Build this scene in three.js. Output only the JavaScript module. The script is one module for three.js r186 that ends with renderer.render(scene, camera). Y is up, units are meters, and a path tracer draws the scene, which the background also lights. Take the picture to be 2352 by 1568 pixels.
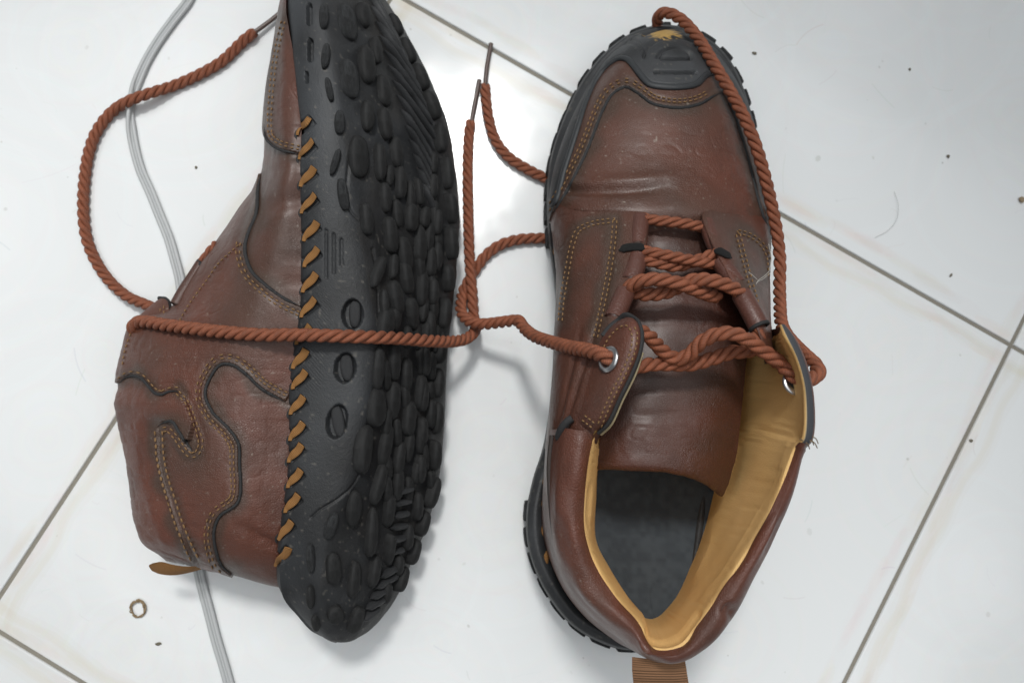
import * as THREE from 'three';
import { mergeGeometries } from 'three/addons/utils/BufferGeometryUtils.js';
import { RectAreaLightUniformsLib } from 'three/addons/lights/RectAreaLightUniformsLib.js';

// ---------------------------------------------------------------- camera
// A hand-held camera 0.43 m above the tiles, tipped 7 degrees from straight down (fitted to the 40 cm tile grid).
const W = 1024, H = 682, FPX = 1850, CAM_H = 0.4333;          // focal length for a picture 2352 units wide
const AX = {
  r: new THREE.Vector3(0.99930233, 0.03703314, 0.00483704),
  u: new THREE.Vector3(0, 0.12951381, -0.99157762),
  b: new THREE.Vector3(-0.0373477, 0.99088583, 0.12942345),
};
const scene = new THREE.Scene();
const camera = new THREE.PerspectiveCamera(2 * Math.atan(784 / FPX) * 180 / Math.PI, W / H, 0.02, 60);
camera.position.set(0, CAM_H, 0);
camera.quaternion.setFromRotationMatrix(new THREE.Matrix4().makeBasis(AX.r, AX.u, AX.b));
camera.focus = 0.345; camera.userData.fStop = 11;
scene.add(camera);

const renderer = new THREE.WebGLRenderer({ antialias: true });
renderer.setSize(W, H);
renderer.toneMapping = THREE.LinearToneMapping;
renderer.toneMappingExposure = 1.04;
renderer.shadowMap.enabled = true;
RectAreaLightUniformsLib.init();

// ---------------------------------------------------------------- light: a lamp towards the top of the picture, a broad ceiling panel, a pale room
scene.background = new THREE.Color().setRGB(0.14, 0.145, 0.15);
const V3 = (x, y, z) => new THREE.Vector3(x, y, z);
const LAMPS = [
  // name, label, centre, along, across, [w, h], radiance, colour
  ['ceiling_panel', 'broad soft luminous ceiling panel above the floor', [-0.05, 2.42, -0.5], [0.814, 0, 0.581], [-0.581, 0, 0.814], [4.2, 3.0], 0.77, [0.97, 0.99, 1]],
];
for (const [name, label, c, a, b, s, L, col] of LAMPS) {
  const A = new THREE.Vector3(...a), B = new THREE.Vector3(...b), N = new THREE.Vector3().crossVectors(A, B);   // light shines along -N
  if (N.y < 0) { B.negate(); N.negate(); }
  const light = new THREE.RectAreaLight(new THREE.Color().setRGB(...col), L, s[0], s[1]);
  light.position.set(c[0], c[1] - 0.012, c[2]);
  light.quaternion.setFromRotationMatrix(new THREE.Matrix4().makeBasis(A, B, N));
  scene.add(light);
  const g = new THREE.BoxGeometry(s[0], s[1], 0.02);
  const m = new THREE.Mesh(g, new THREE.MeshStandardMaterial({ color: 0xffffff, emissive: new THREE.Color().setRGB(...col), emissiveIntensity: 0.3, roughness: 0.6 }));
  m.position.set(...c); m.quaternion.copy(light.quaternion);
  m.name = name; m.userData = { label, category: 'lamp' };
  scene.add(m);
}

{ // the main lamp: a shaded downlight whose pool of light ends across the upper right of the floor
  const L = V3(-0.12, 2.3, -1.05), target = V3(-0.26, 0, 0.30);
  const spot = new THREE.SpotLight(new THREE.Color().setRGB(1, 0.985, 0.955), 10.6, 0, 0.262, 0.2, 2);
  spot.position.copy(L); spot.target.position.copy(target); spot.castShadow = true; spot.shadow.radius = 9; spot.shadow.mapSize.set(2048, 2048);
  scene.add(spot, spot.target);
  const dir = target.clone().sub(L).normalize(), lamp = new THREE.Group(); lamp.name = 'ceiling_lamp'; lamp.userData = { label: 'shaded ceiling downlight that throws the main pool of light', category: 'lamp' };
  lamp.position.copy(L).addScaledVector(dir, -0.2); lamp.quaternion.setFromUnitVectors(V3(0, -1, 0), dir); scene.add(lamp);
  const shade = new THREE.Mesh(new THREE.CylinderGeometry(0.17, 0.2, 0.1, 40, 1, true), new THREE.MeshStandardMaterial({ color: 0xdddddd, roughness: 0.5, side: THREE.DoubleSide })); shade.name = 'lamp_shade'; shade.position.y = 0.02; lamp.add(shade);
  const disc = new THREE.Mesh(new THREE.CylinderGeometry(0.165, 0.165, 0.012, 40), new THREE.MeshStandardMaterial({ color: 0xffffff, emissive: new THREE.Color().setRGB(1, 0.985, 0.955), emissiveIntensity: 3, roughness: 0.6 })); disc.name = 'lamp_diffuser'; disc.position.y = 0.03; lamp.add(disc);
}

// ---------------------------------------------------------------- helpers
const V = (x, y, z) => new THREE.Vector3(x, y, z);
/** A point at height h (metres above the tiles) that the eye sees at picture place (px, py) of a picture 2352 x 1568. */
function at(px, py, h) {
  const x = (px - 1176) / FPX, y = (784 - py) / FPX;
  const d = V(0, 0, 0).addScaledVector(AX.r, x).addScaledVector(AX.u, y).addScaledVector(AX.b, -1);
  const t = (CAM_H - h) / -d.y;
  return V(d.x * t, h, d.z * t);
}
function proj(p) {
  const q = V(p.x, p.y - CAM_H, p.z), z = -q.dot(AX.b);
  return [1176 + FPX * q.dot(AX.r) / z, 784 - FPX * q.dot(AX.u) / z];
}
function mulberry(a) { return () => { a |= 0; a = a + 0x6D2B79F5 | 0; let t = Math.imul(a ^ a >>> 15, 1 | a); t = t + Math.imul(t ^ t >>> 7, 61 | t) ^ t; return ((t ^ t >>> 14) >>> 0) / 4294967296; }; }
const rnd = mulberry(77);
function hash3(x, y, z) { let h = Math.imul(x, 374761393) ^ Math.imul(y, 668265263) ^ Math.imul(z, 2147483647 - 1013904223); h = Math.imul(h ^ h >>> 13, 1274126177); h ^= h >>> 16; return (h >>> 0) / 4294967296; }
function noise(x, y, z) {
  const xi = Math.floor(x), yi = Math.floor(y), zi = Math.floor(z); let u = x - xi, v = y - yi, w = z - zi;
  u = u * u * u * (u * (u * 6 - 15) + 10); v = v * v * v * (v * (v * 6 - 15) + 10); w = w * w * w * (w * (w * 6 - 15) + 10);
  const l = (a, b, t) => a + (b - a) * t, h = (i, j, k) => hash3(xi + i, yi + j, zi + k);
  return l(l(l(h(0, 0, 0), h(1, 0, 0), u), l(h(0, 1, 0), h(1, 1, 0), u), v), l(l(h(0, 0, 1), h(1, 0, 1), u), l(h(0, 1, 1), h(1, 1, 1), u), v), w) * 2 - 1;
}
function fbm(p, f, o = 4) { let s = 0, a = 0.5; for (let i = 0; i < o; i++) { s += a * noise(p.x * f + 7.1 * i, p.y * f + 3.3 * i, p.z * f + 11.7 * i); f *= 2.03; a *= 0.5; } return s; }
const clamp = (x, a = 0, b = 1) => Math.min(b, Math.max(a, x));
const smooth = (a, b, x) => { const t = clamp((x - a) / (b - a)); return t * t * (3 - 2 * t); };
const mix = (a, b, t) => a + (b - a) * t;
const mix3 = (a, b, t) => [mix(a[0], b[0], t), mix(a[1], b[1], t), mix(a[2], b[2], t)];

function cr(p0, p1, p2, p3, f) {                       // centripetal Catmull-Rom between p1 and p2
  const d = (a, b) => Math.max(1e-5, Math.sqrt(a.distanceTo(b)));
  const t1 = d(p0, p1), t2 = d(p1, p2), t3 = d(p2, p3);
  const out = V(0, 0, 0);
  for (const k of ['x', 'y', 'z']) {
    let m1 = t2 * ((p1[k] - p0[k]) / t1 - (p2[k] - p0[k]) / (t1 + t2) + (p2[k] - p1[k]) / t2);
    let m2 = t2 * ((p2[k] - p1[k]) / t2 - (p3[k] - p1[k]) / (t2 + t3) + (p3[k] - p2[k]) / t3);
    const f2 = f * f, f3 = f2 * f;
    out[k] = (2 * f3 - 3 * f2 + 1) * p1[k] + (f3 - 2 * f2 + f) * m1 + (-2 * f3 + 3 * f2) * p2[k] + (f3 - f2) * m2;
  }
  return out;
}
function splinePt(pts, s, closed) {
  const n = pts.length, segs = closed ? n : n - 1; let i = Math.min(segs - 1, Math.floor(s)); const f = s - i;
  const g = (k) => closed ? pts[(k + n) % n] : k < 0 ? pts[0].clone().multiplyScalar(2).sub(pts[1]) : k >= n ? pts[n - 1].clone().multiplyScalar(2).sub(pts[n - 2]) : pts[k];
  return cr(g(i - 1), g(i), g(i + 1), g(i + 2), f);
}
/** Evenly spaced points (step in the same unit) along a smooth curve through pts (Vector3). */
function resample(pts, step, closed = false) {
  const n = closed ? pts.length : pts.length - 1, fine = [];
  for (let i = 0; i < n; i++) { const m = Math.max(4, Math.ceil(pts[i].distanceTo(pts[(i + 1) % pts.length]) / step * 3)); for (let k = 0; k < m; k++) fine.push(splinePt(pts, i + k / m, closed)); }
  fine.push(closed ? pts[0].clone() : pts[pts.length - 1].clone());
  const out = [fine[0].clone()]; let acc = 0, len = 0;
  for (let i = 1; i < fine.length; i++) len += fine[i].distanceTo(fine[i - 1]);
  const N = Math.max(2, Math.round(len / step)), st = len / N;
  for (let i = 1; i < fine.length; i++) {
    let a = fine[i - 1], b = fine[i], d = a.distanceTo(b);
    while (acc + d >= st && out.length < N) { const t = (st - acc) / d; const q = a.clone().lerp(b, t); out.push(q); a = q; d = a.distanceTo(b); acc = 0; }
    acc += d;
  }
  out.push(fine[fine.length - 1].clone());
  return out;
}
const px2 = (list) => list.map(([x, y]) => V(x, y, 0));
const path2 = (list, step = 4, closed = false) => resample(px2(list), step, closed);      // 2-D (picture units) smooth path
const inside = (poly, x, y) => { let c = false; for (let i = 0, j = poly.length - 1; i < poly.length; j = i++) { const a = poly[i], b = poly[j]; if ((a[1] > y) !== (b[1] > y) && x < (b[0] - a[0]) * (y - a[1]) / (b[1] - a[1]) + a[0]) c = !c; } return c; };
function distPath(path, x, y) {
  let best = 1e9;
  for (let i = 1; i < path.length; i++) { const a = path[i - 1], b = path[i], dx = b.x - a.x, dy = b.y - a.y, t = clamp(((x - a.x) * dx + (y - a.y) * dy) / (dx * dx + dy * dy + 1e-9)), ex = a.x + dx * t - x, ey = a.y + dy * t - y, d = ex * ex + ey * ey; if (d < best) best = d; }
  return Math.sqrt(best);
}
function geom(pos, nor, idx, uv, col) {
  const g = new THREE.BufferGeometry();
  g.setAttribute('position', new THREE.Float32BufferAttribute(pos, 3));
  if (nor) g.setAttribute('normal', new THREE.Float32BufferAttribute(nor, 3));
  g.setAttribute('uv', new THREE.Float32BufferAttribute(uv ?? new Array(pos.length / 3 * 2).fill(0), 2));
  if (col) g.setAttribute('color', new THREE.Float32BufferAttribute(col, 3));
  g.setIndex(idx); if (!nor) g.computeVertexNormals();
  return g;
}

/** A surface through a net of points: rows run along the thing, each row across it. */
class Net {
  constructor(rows, o = {}) {
    this.o = o; const closed = !!o.closed, cell = o.cell ?? 0.0008;
    const P = rows.map((r) => r.map((q) => q.isVector3 ? q : at(q[0], q[1], q[2])));
    const m = P[0].length, n = P.length;
    const tc = []; for (let j = 0; j < m - 1; j++) { let L = 0; for (const r of P) L = Math.max(L, r[j].distanceTo(r[j + 1])); tc.push(Math.max(2, Math.ceil(L / (o.tcell?.[j] ?? cell)))); }
    const ts = []; tc.forEach((c, j) => { for (let k = 0; k < c; k++) ts.push(j + k / c); }); ts.push(m - 1);
    const segs = closed ? n : n - 1, sc = []; for (let i = 0; i < segs; i++) { let L = 0; for (let j = 0; j < m; j++) L = Math.max(L, P[i][j].distanceTo(P[(i + 1) % n][j])); sc.push(Math.max(1, Math.ceil(L / cell))); }
    const ss = []; sc.forEach((c, i) => { for (let k = 0; k < c; k++) ss.push(i + k / c); }); if (!closed) ss.push(n - 1);
    const dense = P.map((r) => ts.map((t) => splinePt(r, t)));
    this.S = ss; this.T = ts; this.nS = ss.length; this.nT = ts.length; this.closed = closed;
    this.p = new Array(this.nS * this.nT);
    for (let j = 0; j < ts.length; j++) { const col = dense.map((r) => r[j]); for (let i = 0; i < ss.length; i++) this.p[i * this.nT + j] = splinePt(col, ss[i], closed); }
    this.flip = o.flip ? -1 : 1;
    this.normals(); this.project();
    // lengths for uv in metres
    this.us = [0]; this.vs = [0]; const mj = this.nT >> 1, mi = this.nS >> 1;
    for (let i = 1; i < this.nS; i++) this.us.push(this.us[i - 1] + this.P(i, mj).distanceTo(this.P(i - 1, mj)));
    for (let j = 1; j < this.nT; j++) this.vs.push(this.vs[j - 1] + this.P(mi, j).distanceTo(this.P(mi, j - 1)));
    if (o.disp) {
      const q = new Array(this.p.length);
      for (let i = 0; i < this.nS; i++) for (let j = 0; j < this.nT; j++) { const k = i * this.nT + j; const d = o.disp({ s: ss[i], t: ts[j], p: this.p[k], x: this.px[k], y: this.py[k], n: this.n[k] }); q[k] = d ? this.p[k].clone().addScaledVector(this.n[k], d) : this.p[k]; }
      this.p = q; this.normals(); this.project();
    }
  }
  P(i, j) { if (this.closed) i = (i + this.nS) % this.nS; return this.p[i * this.nT + j]; }
  normals() {
    const { nS, nT } = this; this.n = new Array(nS * nT);
    for (let i = 0; i < nS; i++) for (let j = 0; j < nT; j++) {
      const a = this.closed ? this.P(i + 1, j) : this.P(Math.min(nS - 1, i + 1), j), b = this.closed ? this.P(i - 1, j) : this.P(Math.max(0, i - 1), j);
      const c = this.P(i, Math.min(nT - 1, j + 1)), d = this.P(i, Math.max(0, j - 1));
      const n = V(a.x - b.x, a.y - b.y, a.z - b.z).cross(V(c.x - d.x, c.y - d.y, c.z - d.z)).multiplyScalar(this.flip);
      this.n[i * nT + j] = n.lengthSq() > 1e-24 ? n.normalize() : V(0, 1, 0);
    }
  }
  project() { this.px = new Float32Array(this.p.length); this.py = new Float32Array(this.p.length); this.p.forEach((q, k) => { [this.px[k], this.py[k]] = proj(q); }); this.bk = null; }
  /** Geometries by class: cls(ctx of a cell) -> name or null; color(ctx) -> linear rgb. */
  build(cls, color) {
    const { nS, nT } = this, parts = {}, last = this.closed ? nS : nS - 1, cache = new Map();
    for (let i = 0; i < last; i++) for (let j = 0; j < nT - 1; j++) {
      const i2 = (i + 1) % nS, ks = [i * nT + j, i2 * nT + j, i2 * nT + j + 1, i * nT + j + 1];
      const ctx = { s: this.S[i], t: this.T[j], x: (this.px[ks[0]] + this.px[ks[2]]) / 2, y: (this.py[ks[0]] + this.py[ks[2]]) / 2 };
      const name = typeof cls === 'string' ? cls : cls(ctx); if (!name) continue;
      const g = parts[name] ??= { pos: [], nor: [], uv: [], col: [], idx: [], map: new Map() };
      const vi = ks.map((k, q) => {
        const wrapKey = (q === 1 || q === 2) && i2 === 0 && this.closed ? k + 1e9 : k;
        let v = g.map.get(wrapKey); if (v !== undefined) return v;
        v = g.pos.length / 3; g.map.set(wrapKey, v);
        const a = this.p[k], n = this.n[k]; g.pos.push(a.x, a.y, a.z); g.nor.push(n.x, n.y, n.z);
        const ii = Math.floor(k / nT), jj = k % nT;
        g.uv.push(wrapKey !== k ? this.us[nS - 1] : this.us[ii], this.vs[jj]);
        if (color) { const key = name + k; let c = cache.get(key); if (!c) { c = color({ s: this.S[ii], t: this.T[jj], p: a, n, x: this.px[k], y: this.py[k], name }); cache.set(key, c); } g.col.push(...c); }
        return v;
      });
      if (this.flip > 0) g.idx.push(vi[0], vi[1], vi[2], vi[0], vi[2], vi[3]); else g.idx.push(vi[0], vi[2], vi[1], vi[0], vi[3], vi[2]);
    }
    const out = {}; for (const k in parts) { const g = parts[k]; out[k] = geom(g.pos, g.nor, g.idx, g.uv, color ? g.col : null); } return out;
  }
  /** Point and normal of the surface where the eye sees it at (x, y): the topmost cell between tmin and tmax. */
  pick(x, y, tmin = -1, tmax = 1e9) {
    const C = 12;
    if (!this.bk) {
      this.bk = new Map(); const last = this.closed ? this.nS : this.nS - 1;
      for (let i = 0; i < last; i++) for (let j = 0; j < this.nT - 1; j++) {
        const i2 = (i + 1) % this.nS, ks = [i * this.nT + j, i2 * this.nT + j, i2 * this.nT + j + 1, i * this.nT + j + 1];
        const xs = ks.map((k) => this.px[k]), ys = ks.map((k) => this.py[k]);
        for (let a = Math.floor(Math.min(...xs) / C); a <= Math.floor(Math.max(...xs) / C); a++) for (let b = Math.floor(Math.min(...ys) / C); b <= Math.floor(Math.max(...ys) / C); b++) { const key = a * 4096 + b; let l = this.bk.get(key); if (!l) this.bk.set(key, l = []); l.push(ks); }
      }
    }
    let best = null;
    for (const ks of this.bk.get(Math.floor(x / C) * 4096 + Math.floor(y / C)) ?? []) {
      const t = this.T[ks[0] % this.nT]; if (t < tmin || t > tmax) continue;
      for (const [a, b, c] of [[ks[0], ks[1], ks[2]], [ks[0], ks[2], ks[3]]]) {
        const x0 = this.px[a], y0 = this.py[a], x1 = this.px[b] - x0, y1 = this.py[b] - y0, x2 = this.px[c] - x0, y2 = this.py[c] - y0, D = x1 * y2 - x2 * y1; if (Math.abs(D) < 1e-9) continue;
        const u = ((x - x0) * y2 - x2 * (y - y0)) / D, v = (x1 * (y - y0) - (x - x0) * y1) / D; if (u < -1e-4 || v < -1e-4 || u + v > 1.0001) continue;
        const p = this.p[a].clone().multiplyScalar(1 - u - v).addScaledVector(this.p[b], u).addScaledVector(this.p[c], v);
        if (!best || p.y > best.p.y) best = { p, n: this.n[a].clone().multiplyScalar(1 - u - v).addScaledVector(this.n[b], u).addScaledVector(this.n[c], v).normalize() };
      }
    }
    return best;
  }
}

/** Ribbon-like or round tube along 3-D points; nrm gives the up direction per point (or null), ry its half height, rx its half width. */
function tube(pts, nrm, rx, ry, sides = 8, lift = 0, taper = 0) {
  const pos = [], nor = [], idx = [], uv = []; let len = 0, B = null; const n = pts.length;
  for (let i = 0; i < n; i++) {
    const t = pts[Math.min(n - 1, i + 1)].clone().sub(pts[Math.max(0, i - 1)]).normalize(); if (i) len += pts[i].distanceTo(pts[i - 1]);
    let u = nrm ? nrm[i].clone() : B ? B.clone() : Math.abs(t.y) < 0.9 ? V(0, 1, 0) : V(1, 0, 0);
    u.addScaledVector(t, -u.dot(t)).normalize(); B = u; const s = t.clone().cross(u);
    const k = taper ? smooth(0, taper, i) * smooth(0, taper, n - 1 - i) * 0.92 + 0.08 : 1;
    for (let j = 0; j < sides; j++) {
      const a = j / sides * 2 * Math.PI, c = Math.cos(a), d = Math.sin(a), w = typeof rx === 'function' ? rx(i / (n - 1)) : rx;
      const q = pts[i].clone().addScaledVector(u, lift + d * ry * k).addScaledVector(s, c * w * k); pos.push(q.x, q.y, q.z);
      const m = V(0, 0, 0).addScaledVector(u, d / ry).addScaledVector(s, c / w).normalize(); nor.push(m.x, m.y, m.z); uv.push(len, j / sides * 0.01);
    }
  }
  for (let i = 0; i < n - 1; i++) for (let j = 0; j < sides; j++) { const a = i * sides + j, b = i * sides + (j + 1) % sides, c = a + sides, d = b + sides; idx.push(a, c, b, b, c, d); }
  for (const [e, f] of [[0, 1], [n - 1, -1]]) { const k = pos.length / 3, p = pts[e]; pos.push(p.x + (nrm ? nrm[e].x * lift : 0), p.y + (nrm ? nrm[e].y * lift : 0), p.z + (nrm ? nrm[e].z * lift : 0)); const t = pts[Math.min(n - 1, e + 1)].clone().sub(pts[Math.max(0, e - 1)]).normalize().multiplyScalar(-f); nor.push(t.x, t.y, t.z); uv.push(0, 0); for (let j = 0; j < sides; j++) { const a = e * sides + j, b = e * sides + (j + 1) % sides; f > 0 ? idx.push(k, a, b) : idx.push(k, b, a); } }
  return geom(pos, nor, idx, uv);
}
/** Trim that lies on a net along a picture path. */
function onNet(net, list, step = 4, t0 = -1, t1 = 1e9, closed = false) {
  const P = [], N = []; for (const q of path2(list, step, closed)) { const h = net.pick(q.x, q.y, t0, t1); if (h) { P.push(h.p); N.push(h.n); } } return [P, N];
}
function trim(net, list, wpx, hgt, o = {}) {
  const [P, N] = onNet(net, list, o.step ?? 4, o.t0, o.t1); if (P.length < 3) return null;
  return tube(P, N, wpx / 2 / 4900, hgt, o.sides ?? 8, o.lift ?? 0, o.taper ?? 3);
}
/** A row of sewn stitches along a picture path on a net, shifted sideways by off picture units. */
function stitchRow(out, net, list, off = 0, o = {}) {
  const len = o.len ?? 9, gap = o.gap ?? 4, path = path2(list, 1.5), t0 = o.t0 ?? -1, t1 = o.t1 ?? 1e9; let acc = 0;
  const place = (q, a) => net.pick(q.x + Math.sin(a) * off, q.y - Math.cos(a) * off, t0, t1);
  for (let i = 1; i < path.length; i++) {
    acc += path[i].distanceTo(path[i - 1]); if (acc < len + gap) continue; acc = 0;
    const k = Math.max(0, i - Math.round(len / 1.5)), dir = Math.atan2(path[i].y - path[k].y, path[i].x - path[k].x);
    const a = place(path[k], dir), b = place(path[i], dir); if (!a || !b || a.p.distanceTo(b.p) > 0.006) continue;
    const mid = a.p.clone().add(b.p).multiplyScalar(0.5).addScaledVector(a.n, 0.0004), n = a.n, t = b.p.clone().sub(a.p), L = t.length(); t.normalize(); const s = t.clone().cross(n).normalize(), up = s.clone().cross(t);
    const g = STITCH.clone(); g.applyMatrix4(new THREE.Matrix4().makeBasis(t.clone().multiplyScalar(L / 2 * 1.05), up.multiplyScalar(0.00036), s.multiplyScalar(o.w ?? 0.00037)).setPosition(mid)); out.push(g);
  }
}
const STITCH = new THREE.SphereGeometry(1, 8, 6);

/** Three-strand cord along picture points [x, y, h]; gives one merged geometry. */
function rope(list, R = 0.0031, pitch = 0.0150, phase = 0) {
  const P = resample(list.map((q) => q.isVector3 ? q : at(...q)), 0.0008), n = P.length, geos = [];
  const T = P.map((_, i) => P[Math.min(n - 1, i + 1)].clone().sub(P[Math.max(0, i - 1)]).normalize());
  const U = []; let u = Math.abs(T[0].y) < 0.9 ? V(0, 1, 0) : V(1, 0, 0);
  for (let i = 0; i < n; i++) { u = u.clone().addScaledVector(T[i], -u.dot(T[i])).normalize(); U.push(u); }
  for (let k = 0; k < 3; k++) {
    const q = [], nn = [];
    for (let i = 0; i < n; i++) {
      const a = -(i * 0.0008 / pitch) * 2 * Math.PI + 0.9 * noise(i * 0.018, phase + 3.3, n * 0.37) + k * 2 * Math.PI / 3 + phase, s = T[i].clone().cross(U[i]);
      const e = Math.min(1, i / 3 + 0.6, (n - 1 - i) / 3 + 0.6), d = U[i].clone().multiplyScalar(Math.cos(a)).addScaledVector(s, Math.sin(a));
      q.push(P[i].clone().addScaledVector(d, R * 0.54 * e)); nn.push(d);
    }
    geos.push(tube(q, nn, (f) => R * (0.475 + 0.03 * noise(f * n * 0.05, k * 3.1, 1.7)), R * 0.46, 10));
  }
  return mergeGeometries(geos);
}

// ---------------------------------------------------------------- naming
const used = {};
function numbered(name) { const k = used[name] = (used[name] ?? -1) + 1; return k ? `${name}_${String(k).padStart(3, '0')}` : name; }
function thing(name, label, category, origin, group) {
  const o = new THREE.Group(); o.name = numbered(name); o.position.copy(origin); o.userData = { label, category }; if (group) o.userData.group = group; scene.add(o); return o;
}
/** A mesh whose geometry is given in scene coordinates, put under a thing (or one of its parts). */
function part(parent, name, geometry, material, label) {
  if (!geometry) return null;
  const m = new THREE.Mesh(geometry, material); m.name = name; m.castShadow = m.receiveShadow = true; if (label) m.userData.label = label;
  if (parent.isGroup) m.position.copy(parent.position).negate(); parent.add(m); return m;
}
function solo(name, label, category, geometry, material, group) {
  geometry.computeBoundingBox(); const c = geometry.boundingBox.getCenter(V(0, 0, 0)); c.y = geometry.boundingBox.min.y; geometry.translate(-c.x, -c.y, -c.z);
  const m = new THREE.Mesh(geometry, material); m.name = numbered(name); m.position.copy(c); m.castShadow = m.receiveShadow = true; m.userData = { label, category }; if (group) m.userData.group = group; scene.add(m); return m;
}

// ---------------------------------------------------------------- materials
function dataTex(n, fn, srgb = false) {
  const d = new Uint8Array(n * n * 4);
  for (let y = 0; y < n; y++) for (let x = 0; x < n; x++) { const c = fn(x / n, y / n), k = (y * n + x) * 4; const v = Array.isArray(c) ? c : [c, c, c]; d[k] = clamp(v[0]) * 255; d[k + 1] = clamp(v[1]) * 255; d[k + 2] = clamp(v[2]) * 255; d[k + 3] = 255; }
  const t = new THREE.DataTexture(d, n, n); t.wrapS = t.wrapT = THREE.RepeatWrapping; t.magFilter = THREE.LinearFilter; t.minFilter = THREE.LinearFilter; if (srgb) t.colorSpace = THREE.SRGBColorSpace; t.needsUpdate = true; return t;
}
// tileable noise on a torus of period per
function tnoise(x, y, per, seed) {
  const X = x * per, Y = y * per, xi = Math.floor(X), yi = Math.floor(Y); let u = X - xi, v = Y - yi; u = u * u * (3 - 2 * u); v = v * v * (3 - 2 * v);
  const h = (i, j) => hash3(((xi + i) % per + per) % per, ((yi + j) % per + per) % per, seed);
  return mix(mix(h(0, 0), h(1, 0), u), mix(h(0, 1), h(1, 1), u), v);
}
function tcell(x, y, per, seed) {       // distance to the cell border (worley f2 - f1), tileable
  const X = x * per, Y = y * per, xi = Math.floor(X), yi = Math.floor(Y); let a = 9, b = 9;
  for (let i = -1; i <= 1; i++) for (let j = -1; j <= 1; j++) { const cx = ((xi + i) % per + per) % per, cy = ((yi + j) % per + per) % per; const dx = xi + i + hash3(cx, cy, seed) - X, dy = yi + j + hash3(cx, cy, seed + 9) - Y, d = Math.sqrt(dx * dx + dy * dy); if (d < a) { b = a; a = d; } else if (d < b) b = d; }
  return b - a;
}
// leather grain: small pebbles, finer creases; the tile is 6 cm wide
const grain = dataTex(1024, (x, y) => {
  const wx = x + 0.004 * (tnoise(x, y, 40, 3) - 0.5), wy = y + 0.004 * (tnoise(x, y, 40, 4) - 0.5);
  const c1 = smooth(0, 0.35, tcell(wx, wy, 62, 11)), c2 = smooth(0, 0.3, tcell(wx, wy, 24, 21));
  const long = tnoise(x, y * 1, 9, 5);
  return 0.25 + 0.36 * c1 * (0.5 + 0.5 * long) + 0.16 * c2 + 0.12 * tnoise(x, y, 160, 6) + 0.1 * tnoise(x, y, 18, 7);
});
grain.repeat.set(1 / 0.06, 1 / 0.06);
const leatherRough = dataTex(512, (x, y) => { const v = 0.30 + 0.22 * tnoise(x, y, 7, 31) + 0.14 * tnoise(x, y, 29, 32) + 0.1 * tnoise(x, y, 120, 33); return [1, v, 0]; });
leatherRough.repeat.set(1 / 0.11, 1 / 0.11);
const leatherMat = new THREE.MeshPhysicalMaterial({ vertexColors: true, roughness: 1, roughnessMap: leatherRough, bumpMap: grain, bumpScale: 0.0004, clearcoat: 0.36, clearcoatRoughness: 0.36, side: THREE.DoubleSide });
const liningMat = new THREE.MeshStandardMaterial({ vertexColors: true, roughness: 0.72, bumpMap: grain, bumpScale: 0.0002, side: THREE.DoubleSide });
const rubberBump = dataTex(512, (x, y) => 0.5 + 0.3 * (tnoise(x, y, 150, 41) - 0.5) + 0.25 * (tnoise(x, y, 40, 42) - 0.5));
rubberBump.repeat.set(1 / 0.05, 1 / 0.05);
const rubberMat = new THREE.MeshStandardMaterial({ vertexColors: true, roughness: 0.6, bumpMap: rubberBump, bumpScale: 0.00025, side: THREE.DoubleSide });
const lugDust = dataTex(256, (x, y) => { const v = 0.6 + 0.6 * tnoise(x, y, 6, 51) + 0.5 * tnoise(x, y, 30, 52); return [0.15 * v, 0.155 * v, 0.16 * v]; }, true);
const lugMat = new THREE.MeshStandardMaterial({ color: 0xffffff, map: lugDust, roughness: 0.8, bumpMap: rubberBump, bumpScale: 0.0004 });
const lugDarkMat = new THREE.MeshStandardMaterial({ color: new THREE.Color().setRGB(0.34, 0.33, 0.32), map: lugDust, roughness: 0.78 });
const edgeMat = new THREE.MeshStandardMaterial({ color: new THREE.Color().setRGB(0.022, 0.022, 0.023), roughness: 0.8 });
const rimMat = new THREE.MeshStandardMaterial({ color: new THREE.Color().setRGB(0.032, 0.035, 0.038), roughness: 0.55, bumpMap: rubberBump, bumpScale: 0.0002 });
const threadMat = new THREE.MeshStandardMaterial({ color: new THREE.Color().setRGB(0.20, 0.112, 0.045), roughness: 0.75 });
const webTex = dataTex(256, (x, y) => 0.5 + 0.5 * Math.sin(x * 2 * Math.PI * 16) * (0.8 + 0.4 * tnoise(x, y, 32, 61)));
webTex.repeat.set(1 / 0.012, 1 / 0.012);
const whipMat = new THREE.MeshStandardMaterial({ color: new THREE.Color().setRGB(0.25, 0.118, 0.033), roughness: 0.85, bumpMap: webTex, bumpScale: 0.00014, side: THREE.DoubleSide });
const yarn = dataTex(256, (x, y) => { const v = 0.5 + 0.5 * Math.sin((x * 12 + y * 4) * 2 * Math.PI); return 0.6 * v + 0.4 * tnoise(x, y, 64, 71); });
yarn.repeat.set(1 / 0.006, 1 / 0.01);
const yarnCol = dataTex(256, (x, y) => { const v = 0.86 + 0.22 * tnoise(x, y, 5, 72) + 0.14 * Math.sin((x * 12 + y * 4) * 2 * Math.PI); return [0.535 * v, 0.310 * v, 0.212 * v]; }, true);
yarnCol.repeat.set(1 / 0.006, 1 / 0.01);
const laceMat = new THREE.MeshPhysicalMaterial({ color: 0xffffff, map: yarnCol, roughness: 0.62, bumpMap: yarn, bumpScale: 0.0002, sheen: 0.15, sheenRoughness: 0.5, sheenColor: new THREE.Color().setRGB(0.5, 0.25, 0.15) });
const agletMat = new THREE.MeshPhysicalMaterial({ color: new THREE.Color().setRGB(0.09, 0.06, 0.05), roughness: 0.42, clearcoat: 0.25, clearcoatRoughness: 0.35 });
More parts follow.
